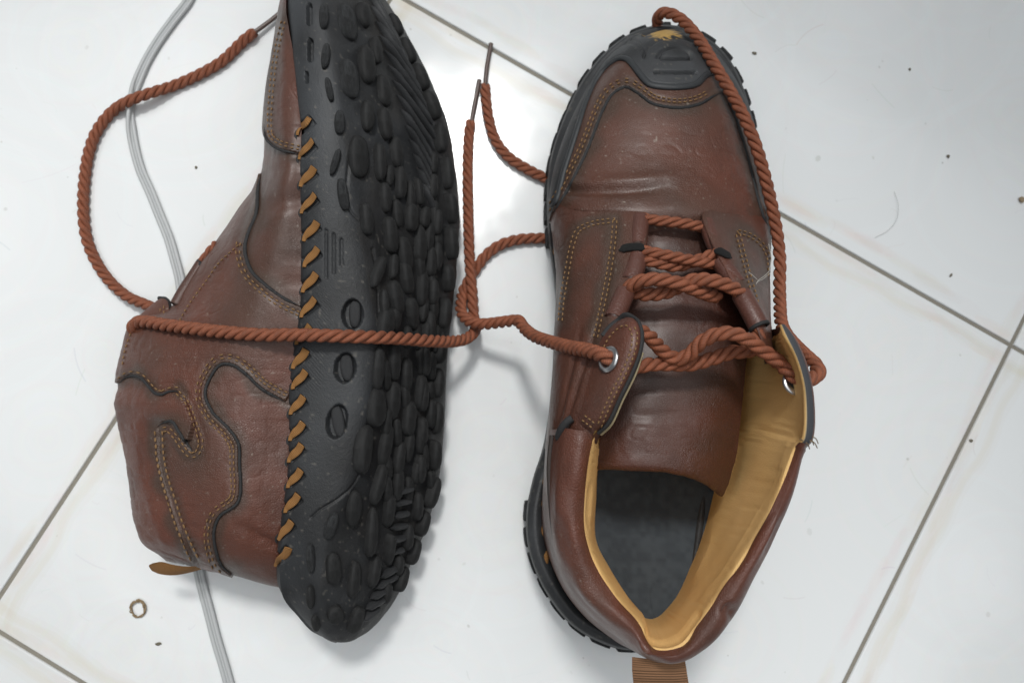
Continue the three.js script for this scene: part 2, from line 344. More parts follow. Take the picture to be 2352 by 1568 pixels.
const metalMat = new THREE.MeshStandardMaterial({ color: new THREE.Color().setRGB(0.55, 0.55, 0.56), metalness: 1, roughness: 0.28 });
const insoleMat = new THREE.MeshStandardMaterial({ vertexColors: true, roughness: 0.9, bumpMap: rubberBump, bumpScale: 0.0002 });
const slotMat = new THREE.MeshStandardMaterial({ color: new THREE.Color().setRGB(0.008, 0.008, 0.008), roughness: 1 });

// ---------------------------------------------------------------- floor: 40 cm glazed tiles with grey grout
const YAW = 0.53263, GA = -0.19629, GB = 0.22582;      // the joint lines lie at A.w = GA (+ 0.4 k) and B.w = GB (+ 0.4 k)
const nA = V(-Math.sin(YAW), 0, Math.cos(YAW)), nB = V(Math.cos(YAW), 0, Math.sin(YAW));
const floor = new THREE.Group(); floor.name = 'floor'; floor.userData = { kind: 'structure', label: 'glossy white ceramic tile floor with grey grout lines' }; scene.add(floor);
const tileTex = [0, 1, 2].map((s) => {
  const n = 1024, r = mulberry(900 + s), c = document.createElement('canvas'); c.width = c.height = n; const g = c.getContext('2d');
  g.fillStyle = 'rgb(222,225,226)'; g.fillRect(0, 0, n, n);
  for (let i = 0; i < 60; i++) { const x = r() * n, y = r() * n, R = 60 + r() * 200, gr = g.createRadialGradient(x, y, 0, x, y, R), k = r(); gr.addColorStop(0, k < 0.5 ? 'rgba(214,214,210,0.13)' : 'rgba(250,251,253,0.14)'); gr.addColorStop(1, 'rgba(230,232,232,0)'); g.fillStyle = gr; g.fillRect(x - R, y - R, 2 * R, 2 * R); }
  // brownish film left along the joints
  for (const [x, y, w, h, k] of [[0, 0, n, 46, 0], [0, n - 40, n, 40, 1], [0, 0, 40, n, 2], [n - 46, 0, 46, n, 3]]) for (let i = 0; i < 150; i++) {
    const a = r(), along = k < 2 ? a * w : a * h, q = 7 + r() * 13, off = 14 + 11 * Math.sin(along * 0.01 + s + k) + (r() - 0.5) * 9; const X = k === 2 ? off : k === 3 ? n - off : along, Y = k === 0 ? off : k === 1 ? n - off : along;
    g.fillStyle = `rgba(196,176,150,${0.012 + 0.018 * r()})`; g.beginPath(); g.ellipse(X, Y, k < 2 ? q * 2.2 : q * 0.5, k < 2 ? q * 0.5 : q * 2.2, 0, 0, 7); g.fill();
  }
  g.lineCap = 'round';
  for (let k = 0; k < 4; k++) for (let q = 0; q < 3; q++) { g.strokeStyle = `rgba(199,182,160,${[0.05, 0.09, 0.06][q]})`; g.lineWidth = [26, 13, 7][q]; g.beginPath(); for (let i = 0; i <= 60; i++) { const u = i / 60 * n, off = 21 + 5 * Math.sin(u * 0.011 + k * 2 + s) + 3 * Math.sin(u * 0.05 + k) + (r() - 0.5) * 3; const [X, Y] = k === 0 ? [u, off] : k === 1 ? [u, n - off] : k === 2 ? [off, u] : [n - off, u]; i ? g.lineTo(X, Y) : g.moveTo(X, Y); } if ((k + s) % 3 !== 0) g.stroke(); }
  for (let i = 0; i < 80; i++) { const x = r() * n, y = r() * n, a = r() * 6.3, L = 8 + r() * r() * 90; g.strokeStyle = `rgba(${120 + r() * 60 | 0},${115 + r() * 55 | 0},${105 + r() * 60 | 0},${0.03 + r() * 0.11})`; g.lineWidth = 0.6 + r() * 1.1; g.beginPath(); g.moveTo(x, y); g.quadraticCurveTo(x + Math.cos(a) * L * 0.5 + (r() - 0.5) * 20, y + Math.sin(a) * L * 0.5 + (r() - 0.5) * 20, x + Math.cos(a) * L, y + Math.sin(a) * L); g.stroke(); }
  for (let i = 0; i < 80; i++) { const x = r() * n, y = r() * n, q = 0.8 + r() * r() * 3.4; g.fillStyle = `rgba(88,84,72,${0.05 + r() * r() * 0.35})`; g.beginPath(); g.ellipse(x, y, q * (0.6 + r()), q, r() * 3, 0, 7); g.fill(); }
  const t = new THREE.CanvasTexture(c); t.colorSpace = THREE.SRGBColorSpace; t.anisotropy = 4; return t;
});
const tileRough = dataTex(512, (x, y) => [1, 0.07 + 0.14 * tnoise(x, y, 4, 81) * tnoise(x, y, 9, 82) + 0.05 * tnoise(x, y, 60, 83), 0]);
const tileWave = dataTex(256, (x, y) => 0.6 * tnoise(x, y, 4, 91) + 0.4 * tnoise(x, y, 9, 92));
const tileMats = tileTex.map((t) => new THREE.MeshPhysicalMaterial({ map: t, roughness: 1, roughnessMap: tileRough, bumpMap: tileWave, bumpScale: 0.0006, specularIntensity: 1 }));
const groutMat = new THREE.MeshStandardMaterial({ color: new THREE.Color().setRGB(0.25, 0.232, 0.195), roughness: 0.95, bumpMap: rubberBump, bumpScale: 0.0008 });
{ // one tile: a slab with softly rounded edges, uv over its face
  const s = 0.4 - 0.0021, e = 0.0009, hs = s / 2, shape = new THREE.Shape(); shape.moveTo(-hs + e, -hs + e); shape.lineTo(hs - e, -hs + e); shape.lineTo(hs - e, hs - e); shape.lineTo(-hs + e, hs - e); shape.closePath();
  const g = new THREE.ExtrudeGeometry(shape, { depth: 0.007, bevelEnabled: true, bevelThickness: e, bevelSize: e, bevelSegments: 3, steps: 1 });
  g.rotateX(-Math.PI / 2); g.translate(0, -0.007 - e, 0);
  const p = g.attributes.position, uv = g.attributes.uv; for (let i = 0; i < p.count; i++) uv.setXY(i, p.getX(i) / s + 0.5, p.getZ(i) / s + 0.5);
  let k = 0;
  for (let i = -3; i <= 3; i++) for (let j = -3; j <= 3; j++) {
    const c = nA.clone().multiplyScalar(GA + 0.4 * (i + 0.5)).addScaledVector(nB, GB + 0.4 * (j + 0.5));
    const m = new THREE.Mesh(g, tileMats[((i * 2 + j) % 3 + 3) % 3]); m.name = numbered('tile'); m.position.copy(c); m.rotation.y = -YAW + (k++ % 4) * Math.PI / 2; m.receiveShadow = m.castShadow = true;
    m.position.y = -0.0002 * hash3(i + 9, j + 9, 5); floor.add(m);
  }
  const gr = new THREE.Mesh(new THREE.BoxGeometry(2.8, 0.03, 2.8), groutMat); gr.name = 'grout'; gr.position.copy(nA.clone().multiplyScalar(GA + 0.2).addScaledVector(nB, GB + 0.2)); gr.position.y = -0.015 - 0.0011; gr.rotation.y = -YAW; gr.receiveShadow = true; floor.add(gr);
  const uvg = gr.geometry.attributes.uv; for (let i = 0; i < uvg.count; i++) uvg.setXY(i, uvg.getX(i) * 2.8, uvg.getY(i) * 2.8);
}

// ---------------------------------------------------------------- the boot lying on its side (sole turned to the right)
const RED = [0.118, 0.0345, 0.0185], BROWN = [0.073, 0.0325, 0.0205], DARKB = [0.028, 0.017, 0.013];
// fine creases of worn leather, up to 1
function wrinkle(p) { const a = 1 - Math.abs(noise(p.x * 150 + 1.5 * noise(p.x * 60, p.y * 60, p.z * 60), p.y * 150, p.z * 190)) * 2.6, m = clamp(0.5 + 1.4 * noise(p.x * 30, p.y * 30, p.z * 30)); return Math.max(0, a) * m; }
function leatherColor(p, seams, x, y, o = {}) {
  let c = mix3(BROWN, RED, clamp(0.5 + 0.95 * fbm(p, 30, 3) + (o.red ?? 0)));
  c = mix3(c, DARKB, clamp(0.12 + 0.7 * fbm(V(p.z, p.x, p.y), 70, 3)) * 0.6);
  let d = 1e9; for (const q of seams) if (!q.box || (x > q.box[0] && x < q.box[2] && y > q.box[1] && y < q.box[3])) d = Math.min(d, distPath(q.path, x, y));
  const wear = 1 - smooth(4, 34, d + 14 * noise(p.x * 120, p.y * 120, p.z * 120));
  c = mix3(c, [0.052, 0.030, 0.019], wear * 0.8);
  const dust = clamp(fbm(p, 9, 3) * 0.8 + (o.dust ?? 0.05)); c = mix3(c, [0.13, 0.085, 0.062], dust * 0.2);
  const sp = noise(p.x * 820, p.y * 820, p.z * 820); if (sp > 0.82) c = mix3(c, [0.34, 0.30, 0.25], (sp - 0.82) * 4 * clamp(0.6 + fbm(p, 14, 2) * 2));
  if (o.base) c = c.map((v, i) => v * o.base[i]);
  return c;
}
const seam = (list) => { const path = path2(list, 5); const xs = path.map((q) => q.x), ys = path.map((q) => q.y); return { path, list, box: [Math.min(...xs) - 60, Math.min(...ys) - 60, Math.max(...xs) + 60, Math.max(...ys) + 60] }; };

const lyingBoot = thing('leather_boot', 'brown leather ankle boot lying on its side with its lugged sole facing right', 'boot', at(700, 760, 0), 'pair of brown leather boots');
{
  const I = (a, b, c, d, e, f, g) => ({ a, b, c, d, e, f, g });
  // rows run from toe (out of frame) to heel; across: seam at the sole, over the upward side, round the outer edge, and back underneath
  const rows = [
    [[702, -70, .060], [692, -75, .057], [686, -76, .048], [683, -76, .038], [683, -74, .032], [684, -72, .027], [690, -70, .021], [700, -66, .014], [720, -62, .01], [745, -60, .012]],
    [[664, 0, .0745], [657, 0, .071], [652, 0, .061], [649, 0, .049], [649, 0, .042], [650, 0, .036], [652, 0, .029], [657, 0, .021], [680, 0, .007], [740, 0, .006]],
    [[674, 100, .0785], [657, 100, .076], [643, 100, .066], [634, 100, .052], [632, 100, .044], [633, 100, .037], [636, 100, .029], [643, 100, .019], [680, 100, .004], [770, 100, .005]],
    [[684, 200, .081], [657, 200, .079], [633, 200, .067], [619, 200, .052], [616, 200, .043], [617, 200, .036], [620, 200, .028], [628, 200, .018], [685, 200, .003], [790, 200, .005]],
    [[693, 300, .0815], [662, 300, .081], [631, 300, .069], [611, 300, .052], [607, 300, .042], [609, 300, .035], [613, 300, .027], [623, 300, .016], [690, 300, .003], [800, 300, .005]],
    [[693, 365, .081], [660, 365, .081], [628, 365, .070], [608, 365, .053], [604, 365, .043], [606, 365, .035], [612, 365, .027], [622, 365, .015], [690, 365, .003], [800, 365, .005]],
    [[692, 420, .080], [655, 420, .081], [618, 420, .070], [597, 420, .053], [591, 420, .042], [593, 420, .034], [600, 420, .026], [612, 420, .014], [690, 420, .003], [800, 420, .005]],
    [[693, 480, .079], [645, 480, .080], [593, 480, .068], [560, 480, .049], [552, 480, .039], [555, 480, .032], [562, 480, .024], [576, 480, .013], [660, 480, .002], [800, 480, .005]],
    [[694, 540, .0775], [632, 540, .079], [565, 540, .066], [521, 540, .047], [512, 540, .037], [516, 540, .030], [524, 540, .022], [538, 540, .012], [630, 540, .002], [800, 540, .005]],
    [[695, 600, .0765], [620, 600, .078], [541, 600, .065], [477, 600, .046], [467, 600, .036], [471, 600, .029], [480, 600, .021], [494, 600, .011], [600, 600, .002], [800, 600, .005]],
    [[694, 655, .0755], [603, 655, .077], [518, 655, .064], [440, 655, .045], [428, 655, .035], [432, 655, .028], [440, 655, .02], [456, 655, .011], [580, 655, .002], [800, 655, .005]],
    [[692, 710, .0745], [590, 710, .0765], [490, 710, .064], [408, 712, .047], [393, 712, .037], [398, 712, .030], [405, 712, .022], [420, 712, .011], [560, 710, .002], [800, 710, .005]],
    [[689, 748, .074], [575, 748, .076], [460, 748, .065], [350, 748, .051], [306, 746, .038], [330, 748, .031], [338, 748, .022], [332, 748, .012], [540, 748, .002], [800, 748, .005]],
    [[680, 800, .0725], [560, 800, .0755], [430, 800, .066], [325, 800, .051], [287, 800, .036], [330, 800, .029], [338, 800, .019], [300, 800, .01], [500, 800, .002], [790, 800, .005]],
    [[670, 875, .0705], [545, 875, .0745], [410, 875, .067], [308, 875, .051], [271, 876, .035], [325, 876, .028], [335, 876, .018], [286, 876, .009], [490, 876, .002], [780, 876, .005]],
    [[667, 960, .0695], [542, 960, .074], [412, 960, .067], [318, 960, .051], [281, 960, .035], [335, 960, .028], [345, 960, .018], [296, 960, .009], [490, 960, .002], [780, 960, .005]],
    [[665, 1050, .0675], [543, 1050, .073], [422, 1050, .066], [333, 1050, .051], [300, 1050, .035], [350, 1050, .028], [358, 1050, .018], [312, 1050, .009], [490, 1050, .002], [780, 1050, .005]],
    [[658, 1130, .066], [543, 1130, .072], [432, 1130, .065], [346, 1130, .050], [312, 1130, .035], [360, 1130, .028], [368, 1130, .018], [325, 1130, .009], [500, 1130, .002], [770, 1130, .005]],
    [[648, 1200, .0635], [543, 1200, .0695], [442, 1200, .063], [358, 1200, .050], [322, 1196, .035], [368, 1198, .028], [375, 1198, .018], [335, 1198, .009], [500, 1200, .002], [760, 1200, .005]],
    [[642, 1252, .060], [545, 1250, .0655], [455, 1247, .060], [376, 1243, .048], [339, 1242, .035], [378, 1244, .028], [384, 1244, .02], [348, 1244, .011], [500, 1250, .003], [740, 1250, .006]],
    [[639, 1305, .053], [548, 1298, .057], [470, 1283, .053], [400, 1270, .045], [362, 1268, .034], [380, 1268, .03], [384, 1268, .024], [370, 1268, .015], [500, 1280, .004], [720, 1300, .008]],
    [[645, 1349, .041], [560, 1328, .041], [488, 1308, .038], [425, 1297, .034], [382, 1288, .03], [384, 1286, .027], [386, 1284, .024], [392, 1284, .019], [500, 1300, .010], [680, 1345, .012]],
    [[648, 1345, .030], [570, 1322, .028], [500, 1303, .027], [440, 1292, .026], [398, 1284, .025], [398, 1282, .024], [400, 1280, .022], [404, 1280, .02], [510, 1296, .014], [670, 1340, .016]],
    [[642, 1338, .024], [592, 1322, .0235], [545, 1308, .023], [505, 1300, .023], [475, 1294, .0228], [475, 1293, .0226], [476, 1292, .0224], [480, 1292, .022], [560, 1308, .0215], [655, 1338, .021]],
  ];
  const S1 = seam([[640, 40], [622, 120], [612, 200], [607, 285], [612, 318], [635, 338], [692, 354]]);
  const S2 = seam([[599, 398], [592, 440], [588, 490], [570, 535], [562, 572], [576, 622], [608, 655], [650, 686], [694, 707]]);
  const S3 = seam([[272, 880], [288, 866], [306, 861], [326, 869], [344, 889], [356, 901], [372, 906], [388, 899], [405, 897], [418, 903]]);
  const HOOK = seam([[362, 980], [378, 968], [396, 968], [412, 992], [428, 1016], [446, 1042]]);
  const S4 = seam([[655, 921], [600, 890], [566, 858], [534, 836], [506, 836], [482, 866], [470, 905], [488, 948], [528, 990], [546, 1020], [548, 1062], [545, 1150], [503, 1184], [490, 1220], [494, 1262], [508, 1298], [536, 1322]]);
  const GROOVE = seam([[358, 985], [362, 1050], [372, 1100], [388, 1150], [404, 1200], [424, 1250], [446, 1296]]);
  const HOOKEDGE = seam([[405, 897], [430, 925], [449, 975], [462, 1018], [452, 1042], [438, 1046], [424, 1034], [400, 1000], [384, 986], [366, 990]]);
  const tail = (q) => q.path.map((v) => [v.x, v.y]);
  const quarterPoly = [...tail(S2), [700, 720], [700, 800], [680, 880], ...tail(S4), ...tail(GROOVE).reverse(), ...tail(HOOK), [464, 1030], [462, 1010], [449, 965], [432, 925], ...tail(S3).reverse(), [200, 880], [200, 700], [350, 700], [470, 560], [580, 400]];
  const toePoly = [...tail(S1), [720, 354], [720, -120], [660, -120]];
  const heelPoly = [...tail(S4), [560, 1400], [760, 1400], [760, 921]];
  const collarPoly = [...tail(S3), [430, 925], [449, 970], [440, 1010], ...tail(GROOVE), [440, 1330], [200, 1330], [200, 880]];
  const seams = [S1, S2, S3, HOOK, S4, GROOVE];
  const dIn = (poly, q, x, y, w) => { if (!inside(poly, x, y)) return 0; return smooth(0, w, distPath(q, x, y)); };
  const qEdge = [...S2.path], inQ = (x, y) => inside(quarterPoly, x, y);
  const net = new Net(rows, {
    cell: 0.00062, tcell: [0.00062, 0.00062, 0.00062, 0.0009, 0.0012, 0.0015, 0.003, 0.006, 0.008], flip: true,
    disp: ({ t, p, x, y }) => {
      let d = (0.0009 * fbm(p, 24, 2) + 0.0004 * fbm(V(p.x * 1.8, p.y, p.z), 85, 2)) * (1 - 0.6 * smooth(2.4, 3.2, t)) - 0.00022 * wrinkle(p);
      if (t > 4) return d * 0.5;
      // soft creases near the sole and round the ankle
      const cz = 1 - smooth(0, 90, Math.min(Math.abs(x - 690), 90)); d -= 0.0009 * cz * Math.max(0, noise(p.x * 60, p.y * 20, p.z * 190));
      const pleat = Math.exp(-(((y - 1215 - 0.55 * (x - 560)) / 16) ** 2)) * smooth(520, 600, x); d -= 0.0016 * pleat;
      d -= 0.0014 * Math.exp(-(((y - 455 - 0.2 * (690 - x)) / 22) ** 2)) * smooth(580, 640, x);
      const quarter = inQ(x, y), toe = inside(toePoly, x, y);
      let e = 99; if (quarter || toe) { for (const q of quarter ? [S2, S4, S3, HOOK] : [S1]) if (x > q.box[0] && x < q.box[2] && y > q.box[1] && y < q.box[3]) e = Math.min(e, distPath(q.path, x, y)); d += 0.0013 + 0.0004 * smooth(30, 60, e) * 0; }
      if (quarter) { const g = distPath(GROOVE.path, x, y); d -= 0.0016 * Math.exp(-(((g - 7) / 4) ** 2)); for (const q of [S2, S4, HOOKEDGE]) for (const off of [14]) if (x > q.box[0] && x < q.box[2] && y > q.box[1] && y < q.box[3]) { const r = distPath(q.path, x, y); d -= 0.0004 * Math.exp(-(((r - off) / 7) ** 2)); } }
      if (!quarter && inside(collarPoly, x, y)) d += 0.0025 * smooth(0, 40, distPath(GROOVE.path, x, y)) * smooth(885, 930, y) * (1 - smooth(1230, 1290, y));
      return d;
    },
  });
  const names = ({ t, x, y }) => {
    if (t > 4.35 && t < 7 && y > 745 && y < 1262) return 'lining';
    if (t > 4) return 'underside';
    if (inQ(x, y)) return 'quarter_panel';
    if (inside(toePoly, x, y)) return 'toe_panel';
    if (inside(heelPoly, x, y)) return 'heel_counter';
    if (inside(collarPoly, x, y)) return 'padded_collar';
    return y > 715 ? 'padded_collar' : 'vamp';
  };
  const parts = net.build(names, ({ p, x, y, t, name }) => {
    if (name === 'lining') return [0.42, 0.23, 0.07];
    const o = { red: name === 'padded_collar' ? 0.25 : name === 'heel_counter' ? 0.12 : name === 'toe_panel' ? 0.05 : -0.02, dust: t < 4 ? 0.02 + 0.25 * smooth(3.0, 3.8, t) : 0 };
    return leatherColor(p, t > 4.3 ? [] : seams, x, y, o);
  });
  for (const k in parts) part(lyingBoot, k, parts[k], k === 'lining' ? liningMat : leatherMat);

  // tongue-side tab with the eyelet, standing out beyond the throat notch
  const tab = new Net([
    [[300, 752, .0375], [312, 750, .039], [340, 752, .043], [372, 757, .046], [392, 760, .048]],
    [[308, 736, .0375], [322, 730, .039], [346, 731, .042], [372, 736, .045], [391, 742, .047]],
    [[324, 720, .0365], [336, 713, .038], [354, 712, .041], [374, 716, .0435], [389, 722, .045]],
    [[343, 703, .0355], [350, 698, .037], [362, 697, .039], [376, 700, .041], [387, 705, .042]],
    [[362, 688, .0345], [366, 686, .036], [372, 685, .037], [379, 687, .038], [385, 692, .0385]],
  ], { cell: 0.0008, flip: true });
  const tabG = tab.build('eyelet_tab', ({ p, x, y }) => leatherColor(p, [], x, y, { dust: 0.25 })).eyelet_tab;
  part(lyingBoot, 'eyelet_tab', tabG, leatherMat);
  part(lyingBoot, 'cut_edge', tube(resample([at(365, 685, .0335), at(380, 687, .035), at(387, 700, .037), at(389, 722, .041), at(394, 742, .044), at(404, 742, .0455)], 0.001), null, 0.0011, 0.0014, 8), edgeMat);

  // dark cut edges of the overlaid leather
  for (const [q, w] of [[seam(S1.list.slice(3)), 6], [S2, 8.5], [S3, 6.5], [HOOK, 7], [S4, 6.8]]) part(lyingBoot, 'cut_edge', trim(net, q.list, w, 0.0007, { t1: 4.2, lift: 0.0004, taper: 10 }), edgeMat);
  // golden stitching, doubled
  const st = [];
  const off = (q, ds, o) => { for (const d of ds) stitchRow(st, net, q.list ?? q, d, { t1: 4.2, ...o }); };
  off(S1, [9, 17], { len: 8 });
  off({ list: [[566, 556], ...S2.list.slice(4).map(([x, y]) => [x, y])] }, [-11, -20], { len: 9 });
  off(S3, [8], {});
  off({ list: HOOKEDGE.list }, [5, 14].map((v) => -v + 9), { len: 9 });
  off(S4, [-11, -20], { len: 9 });
  off(GROOVE, [-2, 15], { len: 10, w: 0.0006 });
  off({ list: [[300, 760], [284, 810], [278, 850]] }, [2], {});
  off({ list: [[552, 560], [500, 608], [478, 640], [448, 680], [428, 710], [410, 742]] }, [0], { len: 7 });
  stitchRow(st, tab, [[376, 698], [377, 722], [383, 748]], 0, { len: 7 }); stitchRow(st, tab, [[368, 704], [369, 724], [374, 750]], 0, { len: 7 });
  const sm = part(lyingBoot, 'stitching', mergeGeometries(st), threadMat); sm.userData.kind = 'stuff';
  // folded lace loop of leather along the throat
  const loop = part(lyingBoot, 'lace_loop', tube(resample([at(462, 607, .040), at(446, 632, .041), at(424, 665, .042), at(404, 700, .044)], 0.001), null, 0.0032, 0.0028, 10), new THREE.MeshPhysicalMaterial({ color: new THREE.Color().setRGB(0.075, 0.032, 0.022), roughness: 0.5, bumpMap: grain, bumpScale: 0.0003, clearcoat: 0.2, clearcoatRoughness: 0.4 }));
  part(lyingBoot, 'cut_edge', tube(resample([at(455, 600, .039), at(460, 607, .042), at(468, 612, .042)], 0.001), null, 0.0012, 0.0012, 8), edgeMat);
  // pull tab at the heel
  const pt = new Net([
    [[448, 1300, .038], [455, 1303, .036], [463, 1307, .033]], [[420, 1300, .040], [424, 1310, .037], [430, 1316, .033]], [[395, 1296, .041], [393, 1310, .038], [396, 1321, .034]],
    [[370, 1290, .041], [362, 1302, .038], [366, 1318, .034]], [[350, 1293, .039], [341, 1299, .036], [348, 1311, .033]]], { cell: 0.001 });
  part(lyingBoot, 'pull_tab', pt.build('pull_tab').pull_tab, whipMat, 'tan woven pull tab at the heel');

  // ------------------------------------------------------------ outsole
  const so = [
    [[722, -76, .050], [716, -80, .055], [735, -87, .059], [755, -90, .058], [778, -88, .050], [795, -84, .037], [800, -78, .022], [785, -70, .010], [750, -60, .014]],
    [[672, -45, .064], [668, -50, .069], [692, -54, .075], [732, -58, .0765], [792, -60, .065], [836, -58, .045], [848, -50, .022], [830, -45, .004], [770, -40, .008]],
    [[660, 0, .071], [664, 0, .0765], [688, 0, .082], [736, 0, .084], [802, 0, .070], [862, 0, .047], [888, 0, .018], [868, 0, .002], [790, 0, .006]],
    [[669, 100, .075], [673, 100, .0805], [702, 100, .086], [754, 100, .087], [832, 100, .072], [906, 100, .045], [950, 100, .014], [925, 100, .001], [840, 100, .006]],
    [[680, 200, .078], [684, 200, .0835], [714, 200, .088], [770, 200, .0885], [852, 200, .073], [942, 200, .044], [999, 200, .012], [975, 200, .001], [860, 200, .006]],
    [[689, 300, .0785], [693, 300, .0840], [726, 300, .0885], [787, 300, .0875], [872, 300, .072], [966, 300, .042], [1034, 300, .0115], [1005, 300, .0008], [880, 300, .006]],
    [[688, 400, .078], [692, 400, .0835], [731, 400, .0875], [798, 400, .086], [887, 400, .069], [986, 400, .040], [1050, 400, .0115], [1020, 400, .0008], [890, 400, .006]],
    [[689, 500, .076], [693, 500, .0815], [741, 500, .0855], [812, 500, .083], [901, 500, .066], [995, 500, .038], [1057, 500, .0115], [1030, 500, .0008], [895, 500, .006]],
    [[690, 600, .074], [694, 600, .0795], [756, 600, .083], [834, 600, .080], [911, 600, .063], [995, 600, .036], [1051, 600, .0115], [1025, 600, .0008], [890, 600, .006]],
    [[688, 700, .072], [692, 700, .0775], [771, 700, .081], [850, 700, .078], [918, 700, .061], [990, 700, .035], [1042, 700, .0115], [1015, 700, .0008], [880, 700, .006]],
    [[675, 800, .070], [679, 800, .0755], [761, 800, .079], [850, 800, .076], [915, 800, .059], [985, 800, .034], [1031, 800, .0115], [1005, 800, .0008], [870, 800, .006]],
    [[664, 900, .068], [668, 900, .0735], [751, 900, .077], [840, 900, .075], [905, 900, .058], [975, 900, .033], [1025, 900, .0115], [1000, 900, .0008], [860, 900, .006]],
    [[663, 1000, .067], [667, 1000, .0725], [746, 1000, .076], [824, 1000, .074], [895, 1000, .057], [970, 1000, .033], [1021, 1000, .0115], [995, 1000, .0008], [850, 1000, .006]],
    [[658, 1100, .065], [662, 1100, .0705], [726, 1100, .074], [802, 1100, .0725], [880, 1100, .056], [955, 1100, .033], [1010, 1100, .0115], [985, 1100, .0008], [840, 1100, .006]],
    [[644, 1200, .0615], [648, 1200, .0670], [692, 1200, .071], [762, 1200, .071], [850, 1200, .056], [930, 1200, .034], [986, 1200, .0115], [960, 1200, .0008], [800, 1200, .007]],
    [[635, 1285, .0565], [640, 1290, .0620], [674, 1290, .0655], [740, 1290, .0675], [826, 1290, .055], [900, 1288, .035], [952, 1284, .0125], [925, 1275, .0015], [780, 1270, .008]],
    [[640, 1350, .047], [648, 1362, .0535], [681, 1381, .0565], [730, 1377, .0625], [811, 1375, .053], [875, 1370, .037], [920, 1360, .0165], [890, 1345, .004], [750, 1320, .012]],
    [[668, 1375, .038], [684, 1404, .0455], [706, 1427, .049], [736, 1432, .0545], [801, 1435, .0485], [850, 1430, .037], [880, 1419, .022], [850, 1400, .010], [740, 1360, .018]],
    [[690, 1390, .034], [712, 1436, .038], [733, 1456, .0405], [757, 1469, .0435], [790, 1476, .0405], [820, 1470, .034], [836, 1456, .0265], [810, 1430, .016], [740, 1380, .022]],
    [[700, 1395, .031], [738, 1452, .032], [752, 1468, .033], [770, 1476, .034], [788, 1476, .033], [804, 1466, .030], [806, 1446, .026], [790, 1425, .020], [740, 1385, .024]],
  ];
  const OV = [[880, 785], [858, 919], [836, 1051]].map(([x, y]) => [x * 0.91875, y * 0.91875]);
  const ovals = [[810, 722, 25, 36, 0.02], [792, 845, 25, 36, 0.12], [773, 968, 24, 41, 0.2]];
  const slots = [[709, 32, 6, 26], [712, 115, 6, 27], [704, 178, 4, 14]];
  const TAPES = [[700, 287], [704, 343], [706, 405], [709, 467], [713, 530], [715, 590], [711, 648], [708, 706], [697, 768], [688, 822], [687, 872], [682, 930], [681, 990], [678, 1040], [676, 1098], [670, 1155], [655, 1216], [647, 1276]];
  const panel = path2([[858, 570], [868, 640], [872, 700], [874, 760], [868, 840], [856, 920], [842, 1000], [830, 1080], [812, 1115], [770, 1150], [735, 1170], [712, 1190]], 5);
  const foreEdge = path2([[806, 345], [801, 380], [797, 420], [796, 455], [806, 485], [826, 505]], 5);
  const sole = new Net(so, {
    cell: 0.00075, tcell: [0.0007, 0.0007, 0.0007, 0.0009, 0.001, 0.0012, 0.002, 0.006],
    disp: ({ t, p, x, y }) => {
      let d = 0.0005 * fbm(p, 30, 2); if (t > 6.2) return d;
      for (const [cx, cy, a, b, r] of ovals) { const dx = (x - cx) * Math.cos(r) + (y - cy) * Math.sin(r), dy = -(x - cx) * Math.sin(r) + (y - cy) * Math.cos(r), q = Math.hypot(dx / a, dy / b); if (q < 1.1) d -= 0.0034 * (1 - smooth(0.86, 1.0, q)); }
      for (const [cx, cy, a, b] of slots) { const q = Math.hypot((x - cx) / a, Math.max(0, Math.abs(y - cy) - b + a) / a); if (q < 1.2) d -= 0.0026 * (1 - smooth(0.75, 1.1, q)); }
      for (const [cx, cy] of TAPES) { const dx = x - cx, dy = y - cy; const u = dx * 0.78 - dy * 0.62, v = dx * 0.62 + dy * 0.78; if (Math.abs(u) < 26 && Math.abs(v) < 17) d -= 0.0013 * (1 - smooth(11, 14, Math.abs(v))) * (1 - smooth(20, 23, Math.abs(u))); }
      if (x > 690 && x < 900 && y > 540 && y < 1220) d -= 0.0009 * Math.exp(-((distPath(panel, x, y) / 2.4) ** 2));
      if (x > 780 && x < 840 && y > 320 && y < 520) d -= 0.0009 * (1 - smooth(0, 5, distPath(foreEdge, x, y)));
      // fluted panel by the ball of the foot
      for (const [gx, y0, y1] of [[748, 525, 640], [766, 535, 630], [784, 548, 610]]) if (y > y0 && y < y1) d -= 0.001 * Math.exp(-(((x - gx) / 2.6) ** 2));
      // fine diagonal ribbing of the side wall
      if (t > 1.05 && t < 1.95 && y > 300 && y < 900) d += 0.00022 * Math.sin((x + y) * 2 * Math.PI / 7.6) * smooth(1.05, 1.2, t) * (1 - smooth(1.75, 1.95, t));
      // hollows between the lugs
      if (t > 3) d -= 0.0012 * smooth(3, 3.4, t) * clamp(0.5 + fbm(p, 90, 2));
      // the heel's flared lip
      d += 0.0012 * Math.exp(-(((t - 1.25) / 0.16) ** 2)) * smooth(1180, 1300, y);
      return d;
    },
  });
  const soleG = sole.build('outsole', ({ p, x, y, t }) => {
    const dust = clamp(0.45 + 0.9 * fbm(p, 40, 3)), near = 1 - smooth(2.2, 4.4, t), fore = 1 - smooth(150, 700, y);
    let c = mix3([0.008, 0.0083, 0.009], [0.043, 0.047, 0.052], clamp(dust * (0.25 + 0.5 * near + 0.45 * fore)));
    const spot = noise(p.x * 700, p.y * 700, p.z * 700); if (spot > 0.68) c = mix3(c, [0.13, 0.12, 0.105], (spot - 0.68) * 2.2);
    if (t > 3) c = mix3(c, [0.040, 0.034, 0.028], clamp(0.2 + fbm(p, 55, 2)) * 0.35);
    return c;
  });
  const om = part(lyingBoot, 'outsole', soleG.outsole, rubberMat, 'black rubber outsole with oval studs and rounded lugs');
